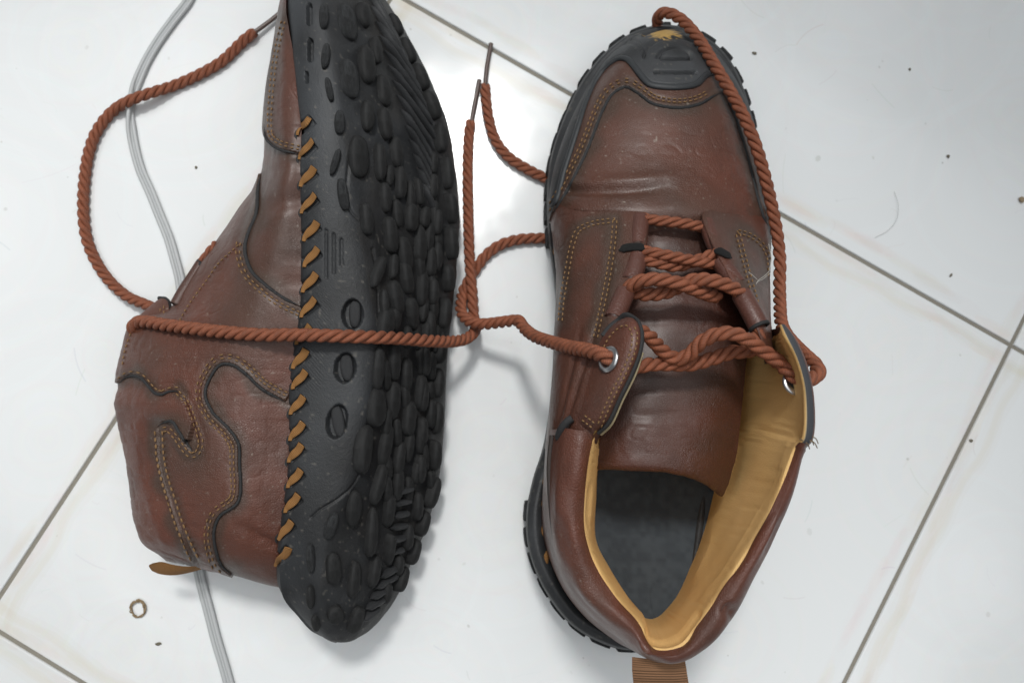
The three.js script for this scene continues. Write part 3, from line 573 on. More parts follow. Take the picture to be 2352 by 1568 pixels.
  // lugs
  const pebble = (nx) => { const g = new THREE.SphereGeometry(1, 16, 12); const p = g.attributes.position; for (let i = 0; i < p.count; i++) { let x = p.getX(i), y = p.getY(i), z = p.getZ(i); const q = 1 + 0.1 * noise(x * 1.7 + nx * 40, y * 1.7, z * 1.7); x *= q; z *= q; const f = (v, e) => Math.sign(v) * Math.pow(Math.abs(v), e); x = f(x, nx); z = f(z, 0.75); y = f(y, 0.5); p.setXYZ(i, x, y, z); } g.computeVertexNormals(); const uv = g.attributes.uv; for (let i = 0; i < uv.count; i++) uv.setXY(i, uv.getX(i) * 0.9, uv.getY(i) * 0.9); return g; };
  const pebbles = [0.8, 0.92, 0.7, 0.86, 0.76, 0.97].map(pebble); let ln = 0;
  const lugAt = (x, y, w, l, ang = 0, hgt = 0.0042, mat = lugMat, name = 'lug', gi) => {
    const h = sole.pick(x, y, 0.5, 6.4); if (!h) return;
    const e = sole.pick(x + Math.sin(ang) * -6, y + 6 * Math.cos(ang), 0.5, 6.4); let dir = e ? e.p.clone().sub(h.p) : V(0, 0, 1); dir.addScaledVector(h.n, -dir.dot(h.n)).normalize(); const s = h.n.clone().cross(dir).normalize();
    // true half-width on the surface from the half-width seen
    const e2 = sole.pick(x + 4, y, 0.5, 6.4); const stretch = e2 ? Math.min(1.8, e2.p.distanceTo(h.p) / (4 / 4900)) : 1.3;
    const m = new THREE.Mesh(pebbles[gi ?? ln++ % 6], mat); m.name = name; m.castShadow = m.receiveShadow = true; const k = 1 / 4900;
    const rv = mulberry(Math.round(x * 31 + y * 7)); const hw = w / 2 * k * Math.min(1.6, stretch) * (0.82 + 0.2 * rv()), hl = l / 2 * k * (1.0 + 0.22 * rv()); const q = h.p.clone(); const low = q.y - hw * Math.abs(s.y) - hgt * Math.abs(h.n.y) * 0.2;
    if (low < 0.0012) q.y += 0.0012 - low;
    m.applyMatrix4(new THREE.Matrix4().makeBasis(s.clone().multiplyScalar(hw), h.n.clone().multiplyScalar(hgt), dir.clone().multiplyScalar(hl)).setPosition(q)); om.add(m); return m;
  };
  const LUGS = [[743, 39, 21, 57, 0], [748, 131, 21, 52, .12], [795, 53, 36, 82, -.1], [800, 182, 36, 86, -.05], [756, 207, 20, 52, -.2], [832, 37, 25, 72, -.1], [839, 150, 28, 88, -.05], [859, 118, 24, 76, -.1], [779, 283, 24, 54, 0], [877, 210, 26, 78, -.12], [840, 268, 25, 70, 0], [880, 285, 25, 70, -.1],
    [822, 360, 38, 84, -.04], [770, 373, 20, 58, .3], [787, 448, 22, 64, -.15], [838, 504, 28, 74, -.1], [868, 372, 24, 74, -.05], [905, 350, 22, 70, -.1], [880, 455, 24, 70, -.1], [915, 420, 24, 74, 0], [940, 500, 24, 70, 0], [893, 540, 26, 74, -.08], [925, 585, 25, 76, -.12], 
    [863, 625, 32, 84, 0], [882, 748, 34, 76, .12], [905, 683, 27, 80, -.2], [929, 640, 26, 80, -.15], [960, 560, 25, 76, 0], [965, 660, 25, 78, 0], [942, 720, 26, 80, -.15], [985, 600, 22, 74, 0], [990, 700, 22, 76, 0], [975, 770, 23, 70, .05],
    [864, 844, 36, 96, .08], [861, 934, 34, 86, 0], [833, 1030, 38, 100, .12], [898, 920, 27, 76, .05], [900, 830, 24, 74, 0], [928, 860, 25, 82, 0], [935, 960, 25, 80, .08], [962, 900, 23, 76, .05], [960, 1000, 22, 76, .05], [880, 1020, 26, 84, .12], [912, 1050, 24, 74, .12], [985, 950, 20, 70, 0], [985, 840, 20, 70, 0], [865, 1110, 22, 90, .25],
    [810, 1167, 34, 88, .08], [759, 1206, 27, 60, .3], [849, 1219, 25, 98, .05], [715, 1280, 19, 58, -.05], [764, 1304, 32, 74, -.05], [810, 1329, 27, 70, .08], [715, 1368, 19, 54, -.05], [769, 1409, 36, 46, -.4], [727, 1427, 17, 46, -.3], [816, 1422, 30, 62, .25], [888, 1170, 22, 84, .12], [855, 1310, 22, 70, .15], [890, 1260, 20, 70, .15]];
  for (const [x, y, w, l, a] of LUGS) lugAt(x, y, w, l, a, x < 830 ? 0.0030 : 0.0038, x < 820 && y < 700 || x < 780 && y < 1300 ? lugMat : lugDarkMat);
  // smaller lugs between them
  { const r = mulberry(41), placed = LUGS.map(([x, y]) => [x, y]); let tries = 0;
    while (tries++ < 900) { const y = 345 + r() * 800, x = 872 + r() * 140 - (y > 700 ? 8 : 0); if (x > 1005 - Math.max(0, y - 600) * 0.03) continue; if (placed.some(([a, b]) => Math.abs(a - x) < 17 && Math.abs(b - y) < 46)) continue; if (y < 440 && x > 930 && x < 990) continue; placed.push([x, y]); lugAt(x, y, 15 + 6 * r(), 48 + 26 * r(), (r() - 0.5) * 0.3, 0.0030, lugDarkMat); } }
  // blocks along the lower edge
  for (const [x, y, l] of [[915, 62, 62], [944, 120, 66], [974, 180, 66], [1000, 245, 70], [1020, 320, 74], [1034, 400, 74], [1044, 480, 72], [1044, 560, 72], [1036, 640, 74], [1028, 720, 72], [1018, 800, 70], [1012, 880, 74], [1010, 960, 78], [1006, 1045, 72], [1000, 1130, 70], [978, 1200, 66], [956, 1265, 58], [928, 1328, 54]]) {
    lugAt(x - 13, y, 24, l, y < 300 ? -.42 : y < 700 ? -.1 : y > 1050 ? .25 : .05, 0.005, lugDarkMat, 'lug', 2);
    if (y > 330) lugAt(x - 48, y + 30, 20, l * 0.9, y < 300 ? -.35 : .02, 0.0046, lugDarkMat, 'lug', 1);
  }
  // slanting ribs between the rows of lugs, and the ladder under the heel
  const bar = (a, b, wpx, hgt, name) => { const P = [], N = []; for (let k = 0; k <= 10; k++) { const h = sole.pick(mix(a[0], b[0], k / 10), mix(a[1], b[1], k / 10), 1, 6.3); if (h) { P.push(h.p); N.push(h.n); } } if (P.length > 3) part(om, name, tube(P, N, wpx / 2 / 4900, hgt, 10, 0.0006, 1.5), ribMat); };
  const ribMat = new THREE.MeshStandardMaterial({ color: new THREE.Color().setRGB(0.026, 0.027, 0.029), roughness: 0.6, bumpMap: rubberBump, bumpScale: 0.0002 });
  const eAt = (y) => { const T = [[-60, 845], [0, 889], [100, 950], [200, 999], [300, 1034], [400, 1050], [500, 1057], [600, 1051]]; for (let i = 1; i < T.length; i++) if (y <= T[i][0]) return mix(T[i - 1][1], T[i][1], (y - T[i - 1][0]) / (T[i][0] - T[i - 1][0])); return 1050; };
  for (let k = -2; k < 13; k++) { const x = 851 + k * 9.6, y = 14 + k * 34, s = 1 - Math.max(0, k - 5) / 10, ye = y + 26 + 112 * s; bar([x, y], [mix(x + 16, Math.max(x + 16, eAt(ye) - 38), s), ye], 11.5, 0.0026, 'rib'); }
  for (let k = 0; k < 6; k++) bar([905 - k * 4, 1128 + k * 28], [944 - k * 4, 1120 + k * 28], 16, 0.003, 'rib');
  for (let k = 0; k < 5; k++) bar([868 - k * 10, 1325 + k * 24], [925 - k * 14, 1290 + k * 26], 18, 0.0028, 'rib');
  // studs in the ovals
  for (const [x, y, a, b, r] of ovals) { const m = lugAt(x + 5, y, a * 1.25, b * 1.6, -r, 0.0026, ribMat, 'oval_stud', 0); }
  // tan tape whipped through the sole's edge
  TAPES.forEach(([x, y], i) => {
    const k = i === 0 ? 0.8 : 1, fl = i > 9 ? 0.92 : 1, A = [x + 16 * k, y - 20 * k], B = [x - 15 * fl, y + 24 * fl], q = [];
    const nm = (sole.pick(x + 8, y - 6, 0.95, 3) ?? net.pick(x, y, -1, 1)).n;
    for (const u of [0, 0.3, 0.55, 0.8, 1]) { const X = mix(A[0], B[0], u) + 3 * Math.sin(u * Math.PI * 2), Y = mix(A[1], B[1], u); let h = sole.pick(X, Y, 0.2, 3); const h2 = net.pick(X, Y, -1, 2); if (!h || (h2 && h2.p.y > h.p.y)) h = h2 ?? h; if (h) q.push(h.p.clone().addScaledVector(nm, 0.0007 + 0.0006 * Math.sin(Math.PI * u))); }
    if (q.length > 2) { const P = resample(q, 0.0006); part(lyingBoot, 'tape_stitch', tube(P, P.map(() => nm), (u) => (9.2 - 4.6 * smooth(0.45, 1, u)) / 4900, 0.0005, 12), whipMat); }
    if (i < TAPES.length - 1) { const [nx, ny] = TAPES[i + 1]; part(lyingBoot, 'cut_edge', trim(net, [[x - 17, y + 8], [x - 21, y + 24], [x - 19, y + 34]], 7, 0.0006, { t1: 2, taper: 3, step: 3 }), edgeMat); }
  });


}

// ---------------------------------------------------------------- the boot standing on its sole
const boot = thing('leather_boot', 'brown ankle boot standing upright on the tiles, open collar showing tan lining', 'boot', at(1500, 800, 0), 'pair of brown leather boots');
const UP = {};
{
  // ------------------------------------------------------------ outsole: a ring of cross sections round the outline
  const outline = [[1520, 58], [1450, 76], [1390, 120], [1336, 188], [1292, 278], [1264, 368], [1256, 455], [1260, 550], [1272, 640], [1281, 740], [1277, 840], [1264, 930], [1246, 1030], [1224, 1100], [1209, 1180], [1215, 1262], [1250, 1352], [1322, 1442], [1432, 1491], [1505, 1478], [1562, 1436], [1600, 1360], [1622, 1260], [1637, 1150], [1660, 1000], [1692, 860], [1722, 720], [1747, 600], [1756, 500], [1752, 400], [1735, 300], [1712, 212], [1682, 145], [1640, 98], [1582, 66]];
  const axis = (y) => mix(1522, 1420, (y - 60) / 1430);
  const rows = outline.map(([x, y]) => {
    const cx = axis(clamp(y, 260, 1280)), cy = clamp(y, 260, 1280); const dx = cx - x, dy = cy - y, L = Math.hypot(dx, dy), ux = dx / L, uy = dy / L, q = (d, h) => [x + ux * d, y + uy * d, h];
    const heel = smooth(1000, 1200, y), toe = 1 - smooth(60, 240, y), H = 0.029 + 0.006 * heel, spring = 0.006 * toe;
    return [q(60, H - 0.008), q(22, H + 0.003), q(9, H + 0.001 + spring * 0.5), q(2, H * 0.72 + spring), q(0, 0.011 + spring), q(8, 0.0035 + spring), q(30, 0.002 + spring * 0.6), q(120, 0.003)];
  });
  const sole = new Net(rows, { cell: 0.0011, closed: true, flip: true, disp: ({ p, t, s }) => 0.0004 * fbm(p, 40, 2) + 0.0007 * Math.exp(-(((t - 2.2) / 0.25) ** 2)) });
  const rubber = ({ p, t }) => { const dust = clamp(0.45 + 0.9 * fbm(p, 45, 3)); let c = mix3([0.016, 0.017, 0.018], [0.062, 0.065, 0.07], dust * 0.75); const spot = noise(p.x * 600, p.y * 600, p.z * 600); if (spot > 0.66) c = mix3(c, [0.14, 0.13, 0.11], (spot - 0.66) * 2); return c; };
  const om = part(boot, 'outsole', sole.build('outsole', rubber).outsole, rubberMat);
  // blocks of the tread that stand out along the edge
  const ring = resample(outline.map(([x, y]) => at(x, y, 0.011 + 0.006 * (1 - smooth(60, 240, y)))), 0.0134, true);
  const block = new THREE.BoxGeometry(1, 1, 1, 4, 4, 4); { const p = block.attributes.position; for (let i = 0; i < p.count; i++) { const v = V(p.getX(i), p.getY(i), p.getZ(i)); const m = v.clone().clampScalar(-0.38, 0.38), d = v.sub(m); if (d.length() > 0) d.setLength(Math.min(d.length(), 0.12)); p.setXYZ(i, m.x + d.x, m.y + d.y, m.z + d.z); } block.computeVertexNormals(); }
  for (let i = 0; i < ring.length - 1; i++) {
    const [x, y] = proj(ring[i]); if ((y > 560 && y < 1150 && x < 1400)) continue; if (x > 1600 && y > 620 && y < 1050) continue;
    const t = ring[(i + 1) % (ring.length - 1)].clone().sub(ring[(i - 1 + ring.length - 1) % (ring.length - 1)]).normalize(), o = V(t.z, 0, -t.x).negate(); const c = V(at(1500, 760, 0).x, 0, at(1500, 760, 0).z); if (o.dot(ring[i].clone().sub(c)) < 0) o.negate();
    const m = new THREE.Mesh(block, lugMat); m.name = 'lug'; const up = V(0, 1, 0); const w = (i % 2) ? 0.0098 : 0.0106;
    m.applyMatrix4(new THREE.Matrix4().makeBasis(t.clone().multiplyScalar(w), up.clone().multiplyScalar(0.0125), o.clone().multiplyScalar(0.0075)).setPosition(ring[i].clone().addScaledVector(o, -0.0024).setY(0.0068 + 0.006 * (1 - smooth(60, 240, y))))); om.add(m);
  }

  // ------------------------------------------------------------ vamp, toe panel and rubber toe cap: sections across the foot from toe to instep
  const vr = [
    [[1450, 96, .031], [1470, 86, .034], [1488, 80, .036], [1504, 76, .038], [1521, 74, .0385], [1541, 75, .038], [1560, 78, .036], [1582, 84, .034], [1604, 95, .031]],
    [[1420, 118, .031], [1442, 106, .041], [1466, 97, .046], [1492, 92, .0495], [1522, 90, .051], [1553, 92, .0495], [1582, 98, .046], [1610, 107, .041], [1634, 119, .031]],
    [[1388, 152, .031], [1404, 142, .045], [1434, 128, .052], [1477, 117, .0575], [1523, 113, .060], [1566, 116, .0575], [1606, 126, .051], [1642, 141, .044], [1664, 154, .031]],
    [[1348, 217, .032], [1361, 209, .048], [1397, 197, .0585], [1456, 187, .065], [1526, 183, .068], [1591, 187, .065], [1646, 197, .058], [1688, 210, .047], [1702, 222, .032]],
    [[1312, 292, .032], [1321, 286, .050], [1361, 276, .062], [1436, 269, .070], [1531, 266, .073], [1616, 269, .070], [1676, 276, .062], [1716, 287, .048], [1728, 294, .032]],
    [[1284, 372, .032], [1294, 366, .051], [1336, 359, .064], [1421, 353, .073], [1534, 351, .076], [1636, 353, .072], [1701, 359, .061], [1738, 367, .047], [1747, 374, .032]],
    [[1270, 442, .032], [1278, 438, .052], [1321, 433, .067], [1411, 429, .077], [1539, 426, .081], [1646, 429, .076], [1721, 433, .064], [1758, 438, .048], [1763, 444, .032]],
    [[1266, 502, .032], [1273, 498, .053], [1316, 493, .070], [1411, 489, .082], [1541, 487, .085], [1651, 489, .080], [1736, 493, .066], [1773, 499, .049], [1771, 504, .032]],
    [[1272, 562, .032], [1281, 558, .051], [1331, 553, .064], [1421, 547, .076], [1546, 542, .080], [1641, 547, .076], [1721, 553, .062], [1766, 558, .049], [1766, 564, .032]],
  ];
  const SE = seam([[1264, 520], [1276, 484], [1302, 438], [1325, 394], [1349, 344], [1369, 292], [1386, 250], [1408, 215], [1438, 200], [1466, 214], [1496, 236], [1524, 244], [1566, 247], [1608, 238], [1640, 220], [1660, 212], [1682, 250], [1706, 320], [1726, 392], [1742, 456], [1758, 510], [1772, 556]]);
  const RB = seam([[1262, 500], [1276, 466], [1297, 394], [1313, 344], [1330, 290], [1346, 240], [1370, 187], [1396, 153], [1424, 136], [1441, 138], [1455, 152], [1472, 174], [1492, 194], [1520, 200], [1570, 200], [1600, 193], [1622, 172], [1650, 170], [1680, 212], [1706, 275], [1730, 340], [1748, 400], [1764, 470]]);
  const tailOf = (q) => q.path.map((v) => [v.x, v.y]);
  const rubberIn = (x, y) => !inside([...tailOf(RB), [1790, 700], [1240, 700]], x, y);
  const panelIn = (x, y) => !inside([...tailOf(SE), [1790, 700], [1240, 700]], x, y);
  const arc = (x, y, r) => { const dx = x - 1545, dy = (y - 158) * 1.25; return Math.hypot(dx, dy) - r; };
  const CH = path2([[1398, 124], [1416, 110], [1440, 101], [1462, 104], [1480, 122], [1498, 152], [1506, 164]], 4);
  const vamp = new Net(vr, {
    cell: 0.00065,
    disp: ({ p, t, x, y }) => {
      let d = 0.0008 * fbm(p, 26, 2);
      if (rubberIn(x, y)) {
        d = 0.0018 - 0.0008 * (1 - smooth(0, 5, distPath(RB.path, x, y)));
        if (x > 1380 && x < 1640 && y < 205) {
          const dx = x - 1549, dy = (y - 140) * 1.5, r = Math.hypot(dx, dy), band = distPath(CH, x, y), clear = smooth(13, 17, band);
          if (y < 140 && x > 1470 && x < 1640) for (const R of [38, 72, 106]) d -= smooth(1474, 1482, x) * (0.0020 * Math.exp(-(((r - R) / 4.6) ** 2)));
          d -= 0.0026 * Math.exp(-(((y - 141) / 2.6) ** 2)) * smooth(1512, 1518, x) * (1 - smooth(1584, 1590, x));
          d -= 0.0028 * Math.exp(-(((y - 172) / 2.8) ** 2)) * smooth(1500, 1506, x) * (1 - smooth(1593, 1599, x));
          d -= 0.0008 * Math.exp(-(((band - 4) / 3.5) ** 2)) * (1 - smooth(1470, 1490, x));
        }
        return d;
      }
      if (panelIn(x, y)) { d += 0.0010; d -= 0.0005 * Math.exp(-(((distPath(SE.path, x, y) - 13) / 6) ** 2)); d += 0.0016 * Math.exp(-((((x - 1432) / 26) ** 2 + ((y - 168) / 22) ** 2))); return d; }
      // flex creases across the vamp
      const w = x - 1500; d -= 0.0018 * Math.exp(-(((y - 432 + 0.10 * w + 0.0004 * w * w) / 11) ** 2)) * (1 - smooth(1440, 1560, x)) ; d += 0.0014 * Math.exp(-(((y - 408 + 0.12 * w + 0.0003 * w * w) / 14) ** 2)) * (1 - smooth(1480, 1640, x));
      d -= 0.0012 * Math.exp(-(((y - 488 + 0.02 * w) / 7) ** 2)) * (1 - smooth(1380, 1480, x));
      const fine = noise(p.x * 70 + p.z * 60, p.y * 30, p.z * 150 - p.x * 90); d -= 0.0005 * Math.max(0, fine) * smooth(300, 420, y) + 0.00028 * wrinkle(p);
      return d;
    },
  });
  const vp = vamp.build(({ x, y, t }) => rubberIn(x, y) ? 'toe_cap' : panelIn(x, y) ? 'toe_panel' : 'vamp', (c) => {
    if (c.name === 'toe_cap') { const k = rubber(c); const b = Math.hypot((c.x - 1525) / 40, (c.y - 76) / 16); const scuff = smooth(1.1, 0.4, b + 0.7 * noise(c.p.x * 500, 0, c.p.z * 1500)); return mix3(k, [0.46, 0.29, 0.09], clamp(1.5 * (1 - smooth(0.45, 1.0, b + 0.55 * noise(c.p.x * 400, 3, c.p.z * 1800))))); }
    return leatherColor(c.p, [SE], c.x, c.y, { red: c.name === 'vamp' ? 0.02 + 0.25 * smooth(1560, 1720, c.x) : -0.05, dust: 0.22 });
  });
  for (const k in vp) part(boot, k, vp[k], k === 'toe_cap' ? rubberMat : leatherMat);
  part(boot, 'toe_cap_rim', trim(vamp, [[1262, 474], ...RB.list.slice(1, 12), ...RB.list.slice(12, 18)], 17, 0.0013, { lift: 0.0004, taper: 6 }), rimMat);
  part(boot, 'toe_cap_rim', trim(vamp, RB.list.slice(17), 14, 0.0013, { lift: 0.0004, taper: 6 }), rimMat);
  part(boot, 'cut_edge', trim(vamp, SE.list.slice(0, 16), 8, 0.0005, { lift: 0.0001, taper: 10 }), edgeMat);
  part(boot, 'cut_edge', trim(vamp, SE.list.slice(15), 8, 0.0005, { lift: 0.0001, taper: 10 }), edgeMat);
  const st = [];
  stitchRow(st, vamp, SE.list.slice(0, 15), 11, { len: 9 }); stitchRow(st, vamp, SE.list.slice(0, 15), 19, { len: 9 });

  // ------------------------------------------------------------ tongue, sunk between the quarters
  const tongue = new Net([
    [[1440, 490, .073], [1490, 490, .0785], [1545, 490, .080], [1600, 490, .0785], [1650, 490, .073]],
    [[1430, 560, .075], [1485, 560, .081], [1548, 560, .083], [1610, 560, .081], [1670, 560, .075]],
    [[1420, 650, .080], [1480, 650, .085], [1550, 650, .0865], [1625, 650, .085], [1692, 650, .078]],
    [[1412, 750, .085], [1470, 750, .089], [1560, 750, .0905], [1660, 750, .088], [1722, 750, .081]],
    [[1400, 850, .086], [1462, 850, .091], [1560, 850, .092], [1650, 850, .089], [1714, 850, .080]],
    [[1382, 950, .085], [1450, 950, .091], [1545, 950, .0925], [1635, 950, .089], [1702, 950, .078]],
    [[1375, 1035, .085], [1440, 1035, .091], [1535, 1035, .0925], [1625, 1038, .088], [1692, 1045, .075]],
    [[1372, 1070, .084], [1430, 1070, .0905], [1525, 1074, .092], [1612, 1094, .0865], [1668, 1124, .071]],
    [[1373, 1079, .082], [1430, 1079, .0885], [1523, 1083, .090], [1608, 1105, .0845], [1660, 1138, .069]],
    [[1375, 1078, .0795], [1430, 1077, .086], [1521, 1081, .0875], [1604, 1103, .082], [1654, 1136, .066]],
    [[1378, 1040, .079], [1430, 1036, .085], [1520, 1038, .087], [1602, 1060, .081], [1650, 1090, .063]],
  ], { cell: 0.0008, disp: ({ p, x, y }) => 0.0012 * fbm(p, 30, 3) - 0.0004 * Math.max(0, noise(p.x * 40, 3, p.z * 160)) - 0.0002 * wrinkle(p) });
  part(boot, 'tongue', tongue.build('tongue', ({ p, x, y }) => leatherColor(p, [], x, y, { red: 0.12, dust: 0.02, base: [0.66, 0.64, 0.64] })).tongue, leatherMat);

  // ------------------------------------------------------------ front quarters either side of the throat
  const ql = new Net([
    [[1268, 468, .031], [1272, 468, .052], [1310, 466, .0665], [1400, 466, .078], [1470, 468, .0795], [1484, 468, .079], [1486, 470, .076], [1482, 470, .070]],
    [[1268, 500, .032], [1272, 500, .0535], [1313, 498, .0705], [1408, 496, .0828], [1474, 498, .0875], [1488, 499, .087], [1491, 500, .083], [1484, 500, .074]],
    [[1272, 560, .032], [1277, 558, .056], [1312, 556, .075], [1402, 554, .089], [1466, 556, .0955], [1482, 558, .0955], [1487, 560, .091], [1478, 560, .080]],
    [[1281, 645, .032], [1280, 645, .060], [1304, 645, .081], [1384, 643, .0965], [1440, 644, .1035], [1460, 645, .1035], [1466, 647, .098], [1455, 648, .086]],
    [[1284, 735, .032], [1275, 735, .063], [1292, 735, .087], [1352, 735, .104], [1400, 737, .112], [1424, 739, .113], [1432, 742, .107], [1420, 744, .092]],
    [[1280, 850, .032], [1268, 850, .064], [1278, 850, .090], [1318, 853, .107], [1362, 860, .116], [1392, 868, .118], [1404, 874, .112], [1396, 878, .096]],
    [[1266, 960, .033], [1258, 960, .064], [1266, 962, .091], [1298, 968, .107], [1335, 978, .115], [1364, 986, .116], [1378, 992, .109], [1376, 994, .094]],
    [[1256, 1030, .033], [1250, 1030, .064], [1259, 1034, .088], [1284, 1040, .101], [1314, 1046, .108], [1342, 1050, .109], [1356, 1054, .103], [1362, 1056, .09]],
  ], { cell: 0.0008, disp: ({ p, x, y, t }) => { let d = 0.0010 * fbm(p, 26, 2) - 0.00025 * wrinkle(p); d -= 0.0012 * Math.exp(-(((x - 1335 + 0.32 * (y - 850)) / 7) ** 2)) * smooth(700, 780, y) + 0.0010 * Math.exp(-(((x - 1310 + 0.25 * (y - 850)) / 6) ** 2)) * smooth(740, 800, y); if (t < 4.5) for (const [a, b] of [[[1412, 502], [1366, 790]], [[1418, 502], [1380, 770]]]) d -= 0.0004 * Math.exp(-((distPath([{ x: a[0], y: a[1] }, { x: b[0], y: b[1] }], x, y) / 8) ** 2)); return d; } });
  const PL = seam([[1405, 503], [1360, 510], [1326, 526], [1312, 560], [1300, 620], [1288, 690], [1284, 740]]), PR = seam([[1412, 502], [1408, 560], [1398, 630], [1384, 700], [1366, 785]]);
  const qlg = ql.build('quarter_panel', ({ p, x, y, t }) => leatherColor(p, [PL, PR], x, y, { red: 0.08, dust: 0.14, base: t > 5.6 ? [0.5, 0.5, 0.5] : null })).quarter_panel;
  part(boot, 'quarter_panel', qlg, leatherMat);
  const qr = new Net([
    [[1768, 468, .031], [1772, 468, .047], [1722, 466, .063], [1664, 466, .0735], [1630, 467, .077], [1618, 468, .0765], [1616, 470, .0745], [1622, 470, .069]],
    [[1770, 500, .032], [1774, 499, .049], [1732, 497, .067], [1672, 497, .0795], [1630, 499, .0865], [1614, 500, .0865], [1611, 502, .082], [1620, 502, .073]],
    [[1766, 560, .032], [1772, 558, .051], [1742, 556, .072], [1692, 555, .0865], [1654, 556, .095], [1636, 558, .0955], [1631, 560, .091], [1640, 562, .079]],
    [[1757, 645, .032], [1768, 643, .054], [1764, 641, .078], [1732, 642, .095], [1702, 644, .1045], [1682, 646, .105], [1676, 648, .1], [1688, 650, .085]],
    [[1742, 735, .032], [1764, 733, .056], [1772, 733, .083], [1764, 736, .101], [1752, 740, .112], [1734, 742, .1135], [1727, 744, .108], [1738, 746, .092]],
    [[1722, 830, .032], [1762, 830, .058], [1784, 830, .085], [1786, 832, .102], [1780, 834, .112], [1768, 836, .114], [1758, 836, .108], [1756, 838, .092]],
  ], { cell: 0.0008, flip: true, disp: ({ p }) => 0.0009 * fbm(p, 26, 2) });
  const PQ = seam([[1692, 534], [1706, 590], [1722, 650], [1742, 720]]), PT = seam([[1690, 532], [1720, 540], [1748, 560], [1764, 590], [1768, 640]]);
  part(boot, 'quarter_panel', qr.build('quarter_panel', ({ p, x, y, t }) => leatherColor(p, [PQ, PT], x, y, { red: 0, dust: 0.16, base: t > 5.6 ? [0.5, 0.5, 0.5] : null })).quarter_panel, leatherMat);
  for (const [n, q, o, L] of [[ql, PL, [0, 9], 8], [ql, PR, [-4, 6], 8], [qr, PQ, [-3, 6], 8], [qr, PT, [4, -4], 8]]) for (const d of o) stitchRow(st, n, q.list, d, { len: L, t1: 5 });
  for (const b of [[[1408, 500], [1416, 508]], [[1406, 508], [1418, 504]], [[1690, 530], [1700, 540]]]) stitchRow(st, b[0][0] > 1600 ? qr : ql, b, 0, { len: 6, gap: 1 });

  // rolled leather loops along the throat that carry the lace
  const loopMat = new THREE.MeshPhysicalMaterial({ color: new THREE.Color().setRGB(0.098, 0.038, 0.027), roughness: 0.46, bumpMap: grain, bumpScale: 0.0003, clearcoat: 0.22, clearcoatRoughness: 0.38 });
  const loopGeo = (list, r) => tube(resample(list.map((q) => at(...q)), 0.001), null, r, r * 0.92, 14);
  const open = (a, b, r) => { const p = at(...a), d = at(...b).sub(p).normalize(); const g = new THREE.TorusGeometry(r * 0.86, r * 0.2, 8, 20); g.applyMatrix4(new THREE.Matrix4().makeTranslation(p.x, p.y, p.z).multiply(new THREE.Matrix4().makeRotationFromQuaternion(new THREE.Quaternion().setFromUnitVectors(V(0, 0, 1), d)))); return g; };
  for (const [l, r] of [
    [[[1472, 502, .084], [1469, 530, .0885], [1466, 566, .0925]], 0.0040],
    [[[1464, 590, .0945], [1458, 620, .098], [1448, 648, .1005]], 0.0044],
    [[[1436, 672, .103], [1424, 700, .1065], [1410, 734, .110]], 0.0042],
    [[[1624, 512, .084], [1634, 545, .0895], [1650, 580, .0925]], 0.0036],
    [[[1656, 602, .096], [1674, 628, .0995], [1694, 655, .1015]], 0.0042],
    [[[1704, 676, .1055], [1724, 712, .109], [1744, 750, .111]], 0.0044],
  ]) { const m = part(boot, 'lace_loop', loopGeo(l, r), loopMat); if (l[0][0] === 1704) for (const e of [l.length - 1]) part(m, 'cut_edge', open(l[e], l[e ? e - 1 : 1], r), edgeMat); }
  // slots cut beside the loops
  for (const [n, q] of [[ql, [[1422, 577], [1440, 571], [1462, 569], [1484, 570]]], [qr, [[1628, 578], [1646, 577], [1664, 585], [1680, 596]]]]) part(boot, 'lace_slot', trim(n, q, 22, 0.0009, { taper: 3, lift: 0.0008 }), slotMat);

